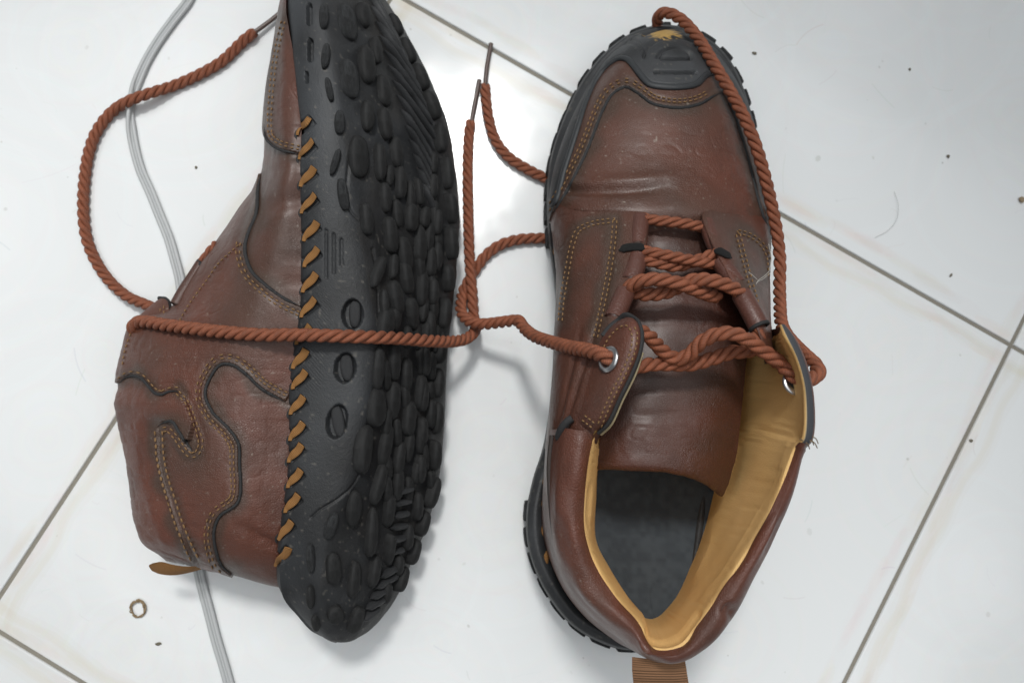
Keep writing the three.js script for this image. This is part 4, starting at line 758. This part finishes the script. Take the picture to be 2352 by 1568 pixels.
  // ------------------------------------------------------------ collar: outer wall, rolled rim, lining down to the insole, from the left seam round the heel to the right tab
  const col = [
    [[1262, 985, .033], [1256, 985, .066], [1272, 986, .098], [1304, 984, .1115], [1340, 990, .1165], [1366, 998, .1135], [1378, 1002, .104], [1381, 1006, .072], [1378, 1008, .038]],
    [[1256, 1030, .033], [1252, 1030, .068], [1268, 1032, .100], [1296, 1032, .1115], [1330, 1038, .1155], [1355, 1042, .112], [1369, 1046, .102], [1376, 1050, .071], [1375, 1052, .037]],
    [[1246, 1120, .034], [1250, 1120, .070], [1266, 1122, .100], [1288, 1122, .1095], [1318, 1124, .1125], [1344, 1128, .109], [1360, 1132, .099], [1369, 1136, .070], [1371, 1138, .037]],
    [[1248, 1230, .036], [1260, 1230, .071], [1272, 1230, .098], [1291, 1230, .107], [1318, 1231, .1095], [1344, 1233, .106], [1358, 1236, .097], [1367, 1238, .068], [1370, 1240, .037]],
    [[1284, 1335, .038], [1292, 1332, .071], [1302, 1328, .096], [1320, 1323, .105], [1346, 1316, .1075], [1374, 1310, .1045], [1389, 1307, .095], [1398, 1305, .068], [1402, 1304, .037]],
    [[1340, 1412, .040], [1350, 1409, .071], [1362, 1405, .096], [1380, 1400, .105], [1402, 1393, .1075], [1424, 1385, .1045], [1437, 1380, .095], [1442, 1372, .068], [1440, 1366, .037]],
    [[1400, 1462, .041], [1416, 1464, .071], [1430, 1463, .097], [1444, 1459, .106], [1458, 1451, .1085], [1472, 1440, .1055], [1480, 1430, .096], [1474, 1408, .068], [1466, 1398, .037]],
    [[1436, 1484, .041], [1456, 1494, .071], [1470, 1500, .098], [1480, 1500, .107], [1486, 1494, .110], [1490, 1482, .107], [1493, 1466, .097], [1484, 1432, .068], [1476, 1414, .037]],
    [[1470, 1490, .041], [1494, 1508, .071], [1514, 1519, .099], [1524, 1518, .108], [1524, 1508, .111], [1522, 1493, .108], [1520, 1474, .098], [1506, 1438, .068], [1494, 1420, .037]],
    [[1510, 1482, .041], [1540, 1500, .071], [1572, 1511, .099], [1582, 1509, .1085], [1576, 1498, .112], [1566, 1482, .109], [1556, 1464, .099], [1530, 1432, .068], [1512, 1414, .037]],
    [[1548, 1452, .040], [1588, 1466, .071], [1630, 1474, .101], [1636, 1466, .110], [1624, 1450, .113], [1606, 1434, .110], [1592, 1420, .1], [1554, 1406, .068], [1532, 1396, .037]],
    [[1580, 1408, .039], [1630, 1420, .071], [1682, 1420, .103], [1684, 1410, .112], [1664, 1397, .115], [1640, 1386, .112], [1622, 1378, .101], [1580, 1372, .068], [1556, 1366, .037]],
    [[1602, 1335, .038], [1660, 1345, .071], [1722, 1345, .104], [1726, 1336, .113], [1708, 1328, .116], [1684, 1318, .113], [1662, 1312, .102], [1612, 1304, .068], [1586, 1300, .037]],
    [[1622, 1240, .036], [1688, 1248, .071], [1770, 1252, .106], [1776, 1244, .115], [1760, 1240, .118], [1736, 1234, .115], [1712, 1230, .104], [1652, 1222, .068], [1616, 1216, .037]],
    [[1640, 1140, .034], [1714, 1146, .071], [1812, 1150, .109], [1818, 1144, .118], [1804, 1142, .1205], [1784, 1140, .118], [1760, 1136, .107], [1690, 1126, .070], [1642, 1116, .038]],
    [[1662, 1030, .033], [1732, 1034, .070], [1842, 1036, .113], [1849, 1030, .122], [1842, 1028, .1245], [1828, 1026, .122], [1808, 1022, .113], [1730, 1004, .078], [1684, 1000, .050]],
    [[1668, 1002, .033], [1740, 1008, .070], [1858, 1012, .117], [1866, 1008, .125], [1854, 1006, .1275], [1845, 1004, .1265], [1838, 1000, .119], [1742, 976, .082], [1690, 972, .054]],
    [[1690, 905, .033], [1756, 908, .070], [1858, 906, .120], [1869, 902, .129], [1855, 900, .1318], [1847, 898, .1308], [1838, 894, .126], [1764, 884, .090], [1698, 876, .058]],
    [[1712, 830, .033], [1766, 832, .070], [1840, 830, .121], [1852, 826, .131], [1836, 824, .1335], [1827, 822, .1325], [1818, 820, .128], [1776, 818, .096], [1716, 812, .064]],
    [[1728, 770, .033], [1768, 780, .076], [1816, 776, .122], [1826, 772, .131], [1812, 772, .1335], [1803, 774, .1325], [1796, 778, .128], [1780, 786, .104], [1760, 794, .090]],
    [[1740, 744, .040], [1772, 756, .085], [1796, 748, .123], [1803, 745, .1295], [1798, 744, .1305], [1792, 746, .1295], [1788, 750, .126], [1782, 768, .112], [1776, 780, .104]],
  ];
  const collar = new Net(col, {
    cell: 0.0008, flip: false,
    disp: ({ p, s, t, x, y }) => {
      let d = 0.0011 * fbm(p, 26, 2);
      // puckers in the rolled rim and folds in the lining
      if (s > 10.2 && s < 12) d -= 0.0026 * Math.exp(-(((s - 11.0) / 0.2) ** 2)) * smooth(2.2, 3.0, t) * (1 - smooth(3.8, 4.7, t));
      if (t > 5) { const k = smooth(5, 5.6, t) * (1 - smooth(7.4, 8, t)); d -= 0.0016 * k * Math.max(0, noise(s * 0.9, t * 0.9, 4.2)) + 0.0003 * k * Math.max(0, noise(s * 9, t * 1.4, 9.2)); }
      else if (s < 15) d += 0.0016 * noise(s * 1.3, t * 0.7, 2.5) * smooth(2, 3, t);
      return d;
    },
  });
  const TS = 15.45;            // from here on the rim is the cut edge of the tab
  const cp = collar.build(({ s, t }) => t > (s > TS ? 4.35 : 4.95) ? 'lining' : s > TS && t > 3.2 ? 'cut_edge' : s > TS ? 'eyelet_tab' : 'padded_collar', ({ p, s, t, x, y, name }) => {
    if (name === 'lining') { let c = mix3([0.74, 0.445, 0.155], [0.84, 0.55, 0.235], clamp(0.5 + fbm(p, 22, 3))); const stain = smooth(0.15, 0.5, fbm(V(p.x + 1, p.y, p.z), 16, 3)); c = mix3(c, [0.42, 0.24, 0.08], stain * 0.18); return s > TS && t < 4.55 ? [0.45, 0.36, 0.22] : c; }
    if (name === 'cut_edge') return [0.05, 0.053, 0.06];
    return leatherColor(p, [], x, y, { red: 0.35, dust: 0.04 + 0.2 * (1 - smooth(2.2, 3.2, t)) });
  });
  for (const k in cp) part(boot, k, cp[k], k === 'lining' ? liningMat : k === 'cut_edge' ? new THREE.MeshStandardMaterial({ vertexColors: true, roughness: 0.85, side: THREE.DoubleSide }) : leatherMat);
  // black edge where collar and quarter meet on the left, and piping beside the collar
  part(boot, 'cut_edge', tube(resample([at(1283, 1006, .105), at(1290, 985, .110), at(1303, 968, .1125), at(1314, 960, .113)], 0.001), null, 0.0017, 0.0014, 8), edgeMat);
  part(boot, 'piping', tube(resample([[1268, 1000, .1], [1262, 1060, .098], [1264, 1140, .096], [1274, 1230, .094], [1292, 1296, .086]].map((q) => at(...q)), 0.0015), null, 0.0011, 0.0011, 8), leatherPlain());
  function leatherPlain() { return new THREE.MeshPhysicalMaterial({ color: new THREE.Color().setRGB(0.04, 0.03, 0.026), roughness: 0.5, bumpMap: grain, bumpScale: 0.0002 }); }

  // ------------------------------------------------------------ left tab with its eyelet
  const tabRows = [
    [[1362, 998, .117], [1364, 994, .1185], [1367, 990, .119], [1372, 990, .1185], [1376, 990, .117]],
    [[1330, 970, .115], [1350, 968, .120], [1372, 964, .1235], [1388, 966, .124], [1398, 968, .122]],
    [[1340, 915, .117], [1364, 912, .1225], [1394, 908, .1275], [1414, 910, .1285], [1424, 912, .1265]],
    [[1354, 860, .117], [1382, 856, .124], [1418, 852, .130], [1442, 853, .131], [1452, 855, .129]],
    [[1368, 810, .117], [1398, 804, .1245], [1436, 800, .131], [1460, 801, .132], [1470, 803, .130]],
    [[1386, 772, .117], [1410, 766, .1235], [1442, 762, .130], [1464, 763, .131], [1473, 766, .129]],
    [[1408, 746, .117], [1422, 741, .122], [1446, 738, .128], [1460, 740, .129], [1467, 744, .1275]],
    [[1430, 731, .117], [1438, 729, .121], [1447, 729, .1245], [1454, 731, .1255], [1458, 734, .1245]],
  ];
  const tab = new Net(tabRows, { cell: 0.0007, flip: true, disp: ({ p }) => 0.0005 * fbm(p, 40, 2) });
  part(boot, 'eyelet_tab', tab.build('eyelet_tab', ({ p, x, y }) => leatherColor(p, [], x, y, { red: 0.2, dust: 0.1 })).eyelet_tab, leatherMat);
  const under = new Net(tabRows.map((r) => r.map(([x, y, h]) => [x + 1, y + 3, h - 0.0035])), { cell: 0.0012 });
  part(boot, 'lining', under.build('lining', () => [0.5, 0.29, 0.09]).lining, liningMat);
  const edge = (dx, dy, dh, j) => tabRows.map((r) => at(r[j][0] + dx, r[j][1] + dy, r[j][2] + dh));
  part(boot, 'cut_edge', tube(resample([...edge(1, 1, -.001, 4), at(1440, 726, .1205), at(1424, 738, .117), at(1404, 754, .1165), at(1388, 774, .1165)], 0.001), null, 0.0010, 0.0019, 10), edgeMat);
  part(boot, 'cut_edge', tube(resample(edge(5, 6, -.0035, 4).slice(0, 5), 0.001), null, 0.0008, 0.001, 8), new THREE.MeshStandardMaterial({ color: new THREE.Color().setRGB(0.4, 0.33, 0.2), roughness: 0.9 }));
  stitchRow(st, tab, [[1372, 976], [1400, 912], [1428, 856], [1448, 806], [1452, 770], [1440, 748], [1420, 756], [1398, 780], [1388, 800]], 0, { len: 8, gap: 3 });
  stitchRow(st, tab, [[1378, 984], [1410, 912], [1438, 856], [1458, 806], [1463, 766], [1452, 742]], 0, { len: 8, gap: 3 });
  stitchRow(st, tab, [[1336, 962], [1352, 974], [1368, 986]], 0, { len: 8, gap: 2 }); stitchRow(st, tab, [[1342, 952], [1358, 964], [1374, 976]], 0, { len: 8, gap: 2 });
  const sm = part(boot, 'stitching', mergeGeometries(st), threadMat); sm.userData.kind = 'stuff';
  const eyelet = (p, n, r) => { const g = new THREE.TorusGeometry(r, r * 0.34, 12, 28); g.scale(1, 1, 0.7); g.applyMatrix4(new THREE.Matrix4().makeTranslation(p.x, p.y, p.z).multiply(new THREE.Matrix4().makeRotationFromQuaternion(new THREE.Quaternion().setFromUnitVectors(V(0, 0, 1), n)))); return g; };
  const hole = (p, n, r) => { const g = new THREE.CylinderGeometry(r, r, 0.0012, 20); g.applyMatrix4(new THREE.Matrix4().makeTranslation(p.x, p.y, p.z).multiply(new THREE.Matrix4().makeRotationFromQuaternion(new THREE.Quaternion().setFromUnitVectors(V(0, 1, 0), n)))); return g; };
  UP.eyelet = eyelet; UP.hole = hole;
  { const h = tab.pick(1400, 826); const m = part(boot, 'eyelet', eyelet(h.p.clone().addScaledVector(h.n, 0.0006), h.n, 0.0040), metalMat); part(m, 'eyelet_hole', hole(h.p, h.n, 0.0036), edgeMat); UP.le = h; }
  { const n = at(1780, 880, .1).sub(at(1832, 880, .128)).setY(0.012).normalize(), p = at(1828, 878, .118); const m = part(boot, 'eyelet', eyelet(p, n, 0.0042), metalMat); part(m, 'eyelet_hole', hole(p, n, 0.0038), edgeMat); }

  { const fr = []; for (const [a, b, c] of [[1858, 1006, 12], [1862, 1012, 16], [1852, 1016, 8], [1866, 1002, 14], [1846, 1012, -6]]) fr.push(tube(resample([at(a - 8, b - 4, .1255), at(a, b, .1265), at(a + c * 0.6, b + 5, .125), at(a + c, b + 12 + c * 0.3, .122)], 0.0006), null, 0.00022, 0.00022, 5));
    part(boot, 'frayed_thread', mergeGeometries(fr), new THREE.MeshStandardMaterial({ color: new THREE.Color().setRGB(0.2, 0.14, 0.08), roughness: 0.9 })).userData.kind = 'stuff'; }
  // insole
  const ins = new Net([
    [[1380, 640, .036], [1450, 640, .034], [1540, 640, .034], [1640, 640, .036], [1700, 640, .039]],
    [[1375, 900, .035], [1440, 900, .033], [1520, 900, .033], [1620, 900, .035], [1700, 900, .038]],
    [[1360, 1100, .036], [1430, 1100, .034], [1500, 1100, .034], [1590, 1100, .036], [1660, 1110, .038]],
    [[1355, 1250, .038], [1420, 1250, .035], [1490, 1250, .035], [1570, 1250, .036], [1630, 1250, .038]],
    [[1400, 1370, .039], [1440, 1370, .036], [1490, 1370, .036], [1530, 1370, .037], [1580, 1370, .039]],
    [[1450, 1425, .041], [1465, 1425, .039], [1485, 1425, .039], [1505, 1425, .039], [1530, 1425, .041]],
  ], { cell: 0.0015, flip: false, disp: ({ p }) => 0.0005 * fbm(p, 30, 2) });
  part(boot, 'insole', ins.build('insole', ({ p }) => mix3([0.028, 0.036, 0.044], [0.046, 0.057, 0.067], clamp(0.5 + 0.7 * fbm(p, 60, 3) + 0.5 * noise(p.x * 420, 2, p.z * 420) - 0.5 * Math.max(0, 1 - Math.abs(noise(p.x * 55, 9, p.z * 55)) * 14)))).insole, insoleMat);
  { const web = []; const T = (l) => web.push(tube(resample(l.map((q) => at(...q)), 0.001), null, 0.00016, 0.00016, 5));
    T([[1676, 600, .094], [1700, 612, .0955], [1724, 628, .096], [1740, 642, .094]]); T([[1768, 622, .085], [1756, 634, .0905], [1742, 644, .0945], [1732, 660, .0965], [1722, 668, .099]]); T([[1770, 626, .084], [1754, 640, .0905], [1738, 650, .0955], [1736, 662, .0965]]); T([[1766, 560, .08], [1772, 590, .079], [1768, 620, .083]]); T([[1648, 600, .096], [1668, 606, .0965], [1690, 604, .094]]);
    part(boot, 'dust_thread', mergeGeometries(web), new THREE.MeshStandardMaterial({ color: new THREE.Color().setRGB(0.42, 0.40, 0.36), roughness: 0.9 })).userData.kind = 'stuff'; }
  // pull tab at the heel, a loop of ribbed webbing
  const pullN = new Net([[[1452, 1508, .098], [1485, 1512, .099], [1520, 1516, .099], [1550, 1516, .098], [1573, 1512, .097]], [[1452, 1535, .095], [1485, 1537, .097], [1520, 1538, .097], [1550, 1538, .096], [1577, 1536, .094]], [[1455, 1570, .087], [1486, 1571, .089], [1520, 1572, .089], [1550, 1572, .088], [1582, 1570, .086]], [[1458, 1610, .070], [1488, 1612, .071], [1520, 1613, .071], [1552, 1612, .070], [1586, 1610, .069]], [[1462, 1600, .055], [1490, 1602, .055], [1520, 1603, .055], [1552, 1602, .055], [1580, 1600, .055]]], { cell: 0.0006, flip: false, disp: ({ s, t, y }) => 0.00035 * Math.sin(s * 2 * Math.PI * 6) });
  part(boot, 'pull_tab', pullN.build('pull_tab', ({ s, p }) => { const k = 0.5 + 0.5 * Math.sin(s * 2 * Math.PI * 6); return mix3([0.085, 0.04, 0.02], [0.36, 0.19, 0.095], k); }).pull_tab, new THREE.MeshStandardMaterial({ vertexColors: true, roughness: 0.85, side: THREE.DoubleSide }), 'ribbed brown webbing pull tab at the heel');
  // tape stitches glimpsed beside the heel and at the instep on the left
  for (const [x, y, w, l] of [[1248, 1105, 10, 26], [1246, 1155, 11, 26], [1246, 1215, 12, 30], [1250, 1285, 14, 40], [1270, 470, 8, 24], [1268, 520, 8, 24], [1270, 575, 6, 20]]) {
    const P = [], N = []; for (let k = 0; k <= 6; k++) { const p = at(x + 5 - k * 0.6, y - l / 2 + l * k / 6, 0.036 + 0.0005 * Math.sin(k)); P.push(p); N.push(V(-0.4, 0.9, 0).normalize()); } part(boot, 'tape_stitch', tube(P, N, w / 2 / 4700, 0.0012, 8, 0, 2), whipMat);
  }
  UP.vamp = vamp; UP.ql = ql; UP.qr = qr; UP.tongue = tongue; UP.collar = collar;
}

// ---------------------------------------------------------------- laces: three-strand russet cord with dark tips
const F = 0.0031;             // height of a cord lying on the tiles
{
  const segs = [
    // free end from the toe side, round the left, to behind the tab
    [[584, 74, .0045], [560, 92, .0035], [510, 140, F], [455, 172, F], [400, 196, F], [340, 215, F + .004], [297, 231, F + .0045], [255, 258, F], [222, 300, F], [203, 350, F], [193, 410, F], [190, 480, F], [196, 540, F], [214, 590, F], [246, 640, F], [290, 680, .004], [335, 700, .008], [380, 720, .014], [440, 735, .02]],
    // out of the eyelet, across the upper and the sole, curling back up at the right
    [[319, 768, .034], [311, 762, .040], [305, 750, .0465], [312, 741, .0485], [330, 738, .0535], [380, 746, .0625], [440, 754, .0710], [520, 763, .0785], [600, 769, .0830], [680, 769, .0850], [760, 771, .0865], [850, 774, .0805], [920, 777, .068], [990, 783, .052], [1040, 784, .036], [1070, 778, .026], [1086, 766, .020], [1092, 754, .013], [1089, 738, .0095], [1087, 715, .008], [1085, 680, .0075], [1080, 620, .0065], [1077, 560, .0055], [1075, 480, F + .001], [1074, 400, F], [1075, 340, F], [1079, 290, F], [1082, 280, F]],
    // turn of lace between the loops, glimpsed at the throat edge
    [[455, 612, .034], [462, 602, .038], [474, 588, .0405], [486, 572, .042], [496, 560, .040]],
  ];
  const m = part(lyingBoot, 'shoelace', mergeGeometries(segs.map((s, i) => rope(s, i === 2 ? 0.0024 : undefined))), laceMat, 'twisted russet shoelace with its ends spread on the floor'); m.userData.kind = undefined; delete m.userData.kind;
  part(m, 'aglet', tube(resample([at(580, 77, .0045), at(620, 48, .0035), at(664, 12, .0025)], 0.002), null, 0.00125, 0.00125, 10), agletMat);
  part(m, 'aglet', tube(resample([at(1082, 284, F), at(1091, 235, .0025), at(1101, 184, .002)], 0.002), null, 0.00125, 0.00125, 10), agletMat);
  const e = lyingBoot, p = at(330, 768, .047), n = V(-0.45, 0.85, 0.28).normalize();
  const ey = part(lyingBoot, 'eyelet', UP.eyelet(p, n, 0.0036), metalMat); part(ey, 'eyelet_hole', UP.hole(p, n, 0.0032), edgeMat);
}
{
  const segs = [
    // from the left eyelet to the loose bend between the boots, then under the upright boot
    [[1420, 832, .124], [1395, 820, .1265], [1360, 807, .119], [1310, 797, .100], [1265, 785, .080], [1225, 770, .062], [1203, 752, .050], [1190, 736, .044], [1172, 737, .040], [1140, 741, .034], [1105, 744, .028], [1076, 737, .022], [1060, 718, .015], [1058, 700, .011], [1064, 668, F + .001], [1080, 638, F], [1096, 612, F], [1118, 584, F], [1150, 562, F], [1190, 550, F], [1230, 547, F], [1270, 546, .003], [1320, 540, .003]],
    // out from under the boot to the tip in the middle
    [[1320, 450, .003], [1285, 424, .003], [1255, 410, F], [1210, 388, F], [1165, 358, F], [1136, 318, F], [1122, 270, F], [1116, 225, F], [1114, 196, F]],
    // right eyelet, behind the tab, up along the right side and over the toe
    [[1770, 815, .110], [1795, 838, .117], [1815, 856, .121], [1832, 868, .121], [1850, 872, .119], [1868, 868, .115], [1881, 855, .112], [1874, 838, .108], [1850, 815, .100], [1825, 790, .090], [1805, 765, .082], [1795, 740, .075], [1792, 700, .067], [1791, 650, .061], [1792, 600, .059], [1786, 540, .059], [1775, 480, .061], [1756, 400, .065], [1735, 330, .0675], [1705, 260, .0675], [1672, 200, .0640], [1642, 150, .0600], [1612, 100, .0540], [1590, 70, .0500], [1564, 44, .046], [1536, 30, .043], [1517, 32, .039], [1510, 48, .033], [1514, 70, .026], [1524, 90, .02]],
    // straight bars and crossings over the throat
    [[1478, 500, .0835], [1490, 504, .0865], [1530, 508, .0885], [1580, 514, .0880], [1608, 520, .0860], [1622, 524, .083]],
    [[1452, 570, .0905], [1470, 574, .0945], [1500, 580, .0985], [1550, 590, .1], [1600, 600, .0985], [1636, 605, .0955], [1660, 608, .091]],
    [[1462, 604, .0925], [1478, 598, .0960], [1510, 604, .0975], [1550, 612, .0965], [1580, 606, .0955], [1610, 594, .0965], [1640, 582, .0955], [1652, 576, .091]],
    [[1440, 672, .101], [1448, 658, .1055], [1470, 646, .1095], [1510, 641, .1120], [1550, 648, .1115], [1590, 662, .1085], [1625, 676, .1045], [1650, 682, .101]],
    [[1448, 666, .100], [1466, 674, .102], [1500, 676, .104], [1540, 668, .1055], [1570, 652, .1075], [1600, 642, .1105], [1640, 645, .1115], [1675, 657, .110], [1700, 672, .1070], [1708, 686, .103]],
    // loops from tab to tab behind the tongue's top
    [[1440, 770, .116], [1462, 760, .120], [1486, 768, .119], [1506, 788, .115], [1530, 812, .111], [1556, 824, .110], [1585, 814, .1125], [1606, 790, .116], [1640, 770, .1195], [1680, 765, .1215], [1715, 778, .121], [1750, 803, .119], [1780, 824, .1185], [1800, 838, .119]],
    [[1420, 852, .112], [1460, 843, .111], [1500, 836, .109], [1540, 836, .107], [1590, 836, .106], [1640, 822, .107], [1685, 808, .109], [1720, 806, .110], [1740, 790, .111], [1742, 765, .111], [1736, 745, .1095]],
  ];
  const m = part(boot, 'shoelace', mergeGeometries(segs.map((s) => rope(s, s[0][2] > 0.08 && s[0][1] < 650 && s[0][0] < 1760 ? 0.0026 : 0.0031))), laceMat, 'twisted russet shoelace threaded through the throat loops and eyelets');
  part(m, 'aglet', tube(resample([at(1114, 198, F), at(1119, 150, .0025), at(1128, 100, .002)], 0.002), null, 0.00125, 0.00125, 10), agletMat);
}

// ---------------------------------------------------------------- flat two-core cable, and litter on the tiles
{
  const cores = [-1, 0, 1].map((k) => {
    const pts = [[448, -40], [432, 0], [400, 42], [365, 90], [335, 140], [314, 190], [303, 232], [300, 275], [306, 330], [322, 390], [344, 440], [366, 495], [386, 545], [402, 600], [412, 640], [418, 700], [424, 800], [430, 1000], [440, 1200], [452, 1290], [462, 1340], [478, 1400], [496, 1470], [514, 1530], [530, 1590], [540, 1640]];
    const w = pts.map(([x, y]) => at(x, y, 0.002)); const P = resample(w, 0.002), n = P.length, q = [];
    for (let i = 0; i < n; i++) { const [x, y] = proj(P[i]); const t = P[Math.min(n - 1, i + 1)].clone().sub(P[Math.max(0, i - 1)]).normalize(), s = V(-t.z, 0, t.x); const tw = Math.PI * 0.5 * Math.exp(-(((y - 245) / 55) ** 2)) * 0.92, dip = y > 600 && y < 1295 ? 0 : 0; q.push(P[i].clone().addScaledVector(s, k * 0.00155 * Math.cos(tw)).add(V(0, k * 0.0014 * Math.sin(tw) + 0.0009 * Math.sin(Math.abs(tw)), 0))); }
    return tube(q, null, k ? 0.00115 : 0.0006, k ? 0.00115 : 0.0006, 10);
  });
  const cg = mergeGeometries(cores); cg.computeBoundingBox(); cg.translate(0, -Math.min(0, cg.boundingBox.min.y - 0.0002), 0);
  solo('power_cable', 'flat pale grey two-core cable running under the lying boot', 'cable', cg, new THREE.MeshStandardMaterial({ color: new THREE.Color().setRGB(0.44, 0.455, 0.46), roughness: 0.45 }));
}
{ // a curled scrap of dry fibre
  const r = mulberry(5), gs = [];
  for (let i = 0; i < 7; i++) { const a0 = r() * 6.3, a1 = a0 + 2.2 + r() * 2.6, pts = []; for (let k = 0; k <= 8; k++) { const a = mix(a0, a1, k / 8), R = 13 + 7 * r(); pts.push(at(315 + R * Math.cos(a), 1397 + R * 1.1 * Math.sin(a), 0.0006 + 0.0012 * r())); } gs.push(tube(resample(pts, 0.0006), null, 0.0003, 0.00026, 6)); }
  solo('dry_fibre', 'curled scrap of dry brown fibre below the lying boot', 'debris', mergeGeometries(gs), new THREE.MeshStandardMaterial({ color: new THREE.Color().setRGB(0.26, 0.19, 0.11), roughness: 0.9 }));
}
{
  const crumbMat = new THREE.MeshStandardMaterial({ color: new THREE.Color().setRGB(0.15, 0.135, 0.10), roughness: 0.95 });
  const base = new THREE.IcosahedronGeometry(1, 1); { const p = base.attributes.position; for (let i = 0; i < p.count; i++) { const k = 1 + 0.35 * noise(p.getX(i) * 2, p.getY(i) * 2, p.getZ(i) * 2); p.setXYZ(i, p.getX(i) * k, Math.max(-0.6, p.getY(i) * k * 0.6), p.getZ(i) * k); } base.computeVertexNormals(); }
  for (const [x, y, w, l, a, label] of [
    [1733, 123, 8, 4, .2, 'dark crumb on the tile right of the upright boot\'s toe'], [2090, 160, 4, 4, 0, 'small crumb in the shaded upper right of the floor'], [2178, 360, 5, 5, 0, 'olive crumb near the right edge above the grout line'],
    [2346, 460, 9, 9, 0, 'pale brown crumb at the very right edge of the floor'], [2185, 632, 7, 3, -.9, 'elongated crumb just above the right grout line'], [364, 1478, 9, 4, -.2, 'dark flake below the lying boot beside the cable'], [450, 385, 4, 4, .6, 'dark speck between the cable and the lying boot'], [2428 * .9188, 1012, 6, 4, .2, 'dark crumb right of the right grout line'],
  ]) { const g = base.clone(); g.scale(w / 5400, Math.min(w, l) / 5400 * 0.9, l / 5400); g.rotateY(-a); g.computeBoundingBox(); const p = at(x, y, 0); g.translate(p.x, -g.boundingBox.min.y + 0.0001, p.z); const m = x > 2340 ? new THREE.MeshStandardMaterial({ color: new THREE.Color().setRGB(0.30, 0.23, 0.15), roughness: 0.95 }) : crumbMat; solo('crumb', label, 'debris', g, m); }
  const hair = tube(resample([at(2055, 440, .0008), at(2064, 470, .0012), at(2060, 505, .0012), at(2040, 530, .0006), at(2010, 546, .0003)], 0.001), null, 0.00008, 0.00008, 5);
  solo('hair', 'thin curved grey hair on the tile right of the boots', 'hair', hair, new THREE.MeshStandardMaterial({ color: new THREE.Color().setRGB(0.3, 0.3, 0.3), roughness: 0.6 }));
}
scene.traverse((o) => { if (o.isMesh) { o.castShadow = true; o.receiveShadow = true; } });
renderer.render(scene, camera);
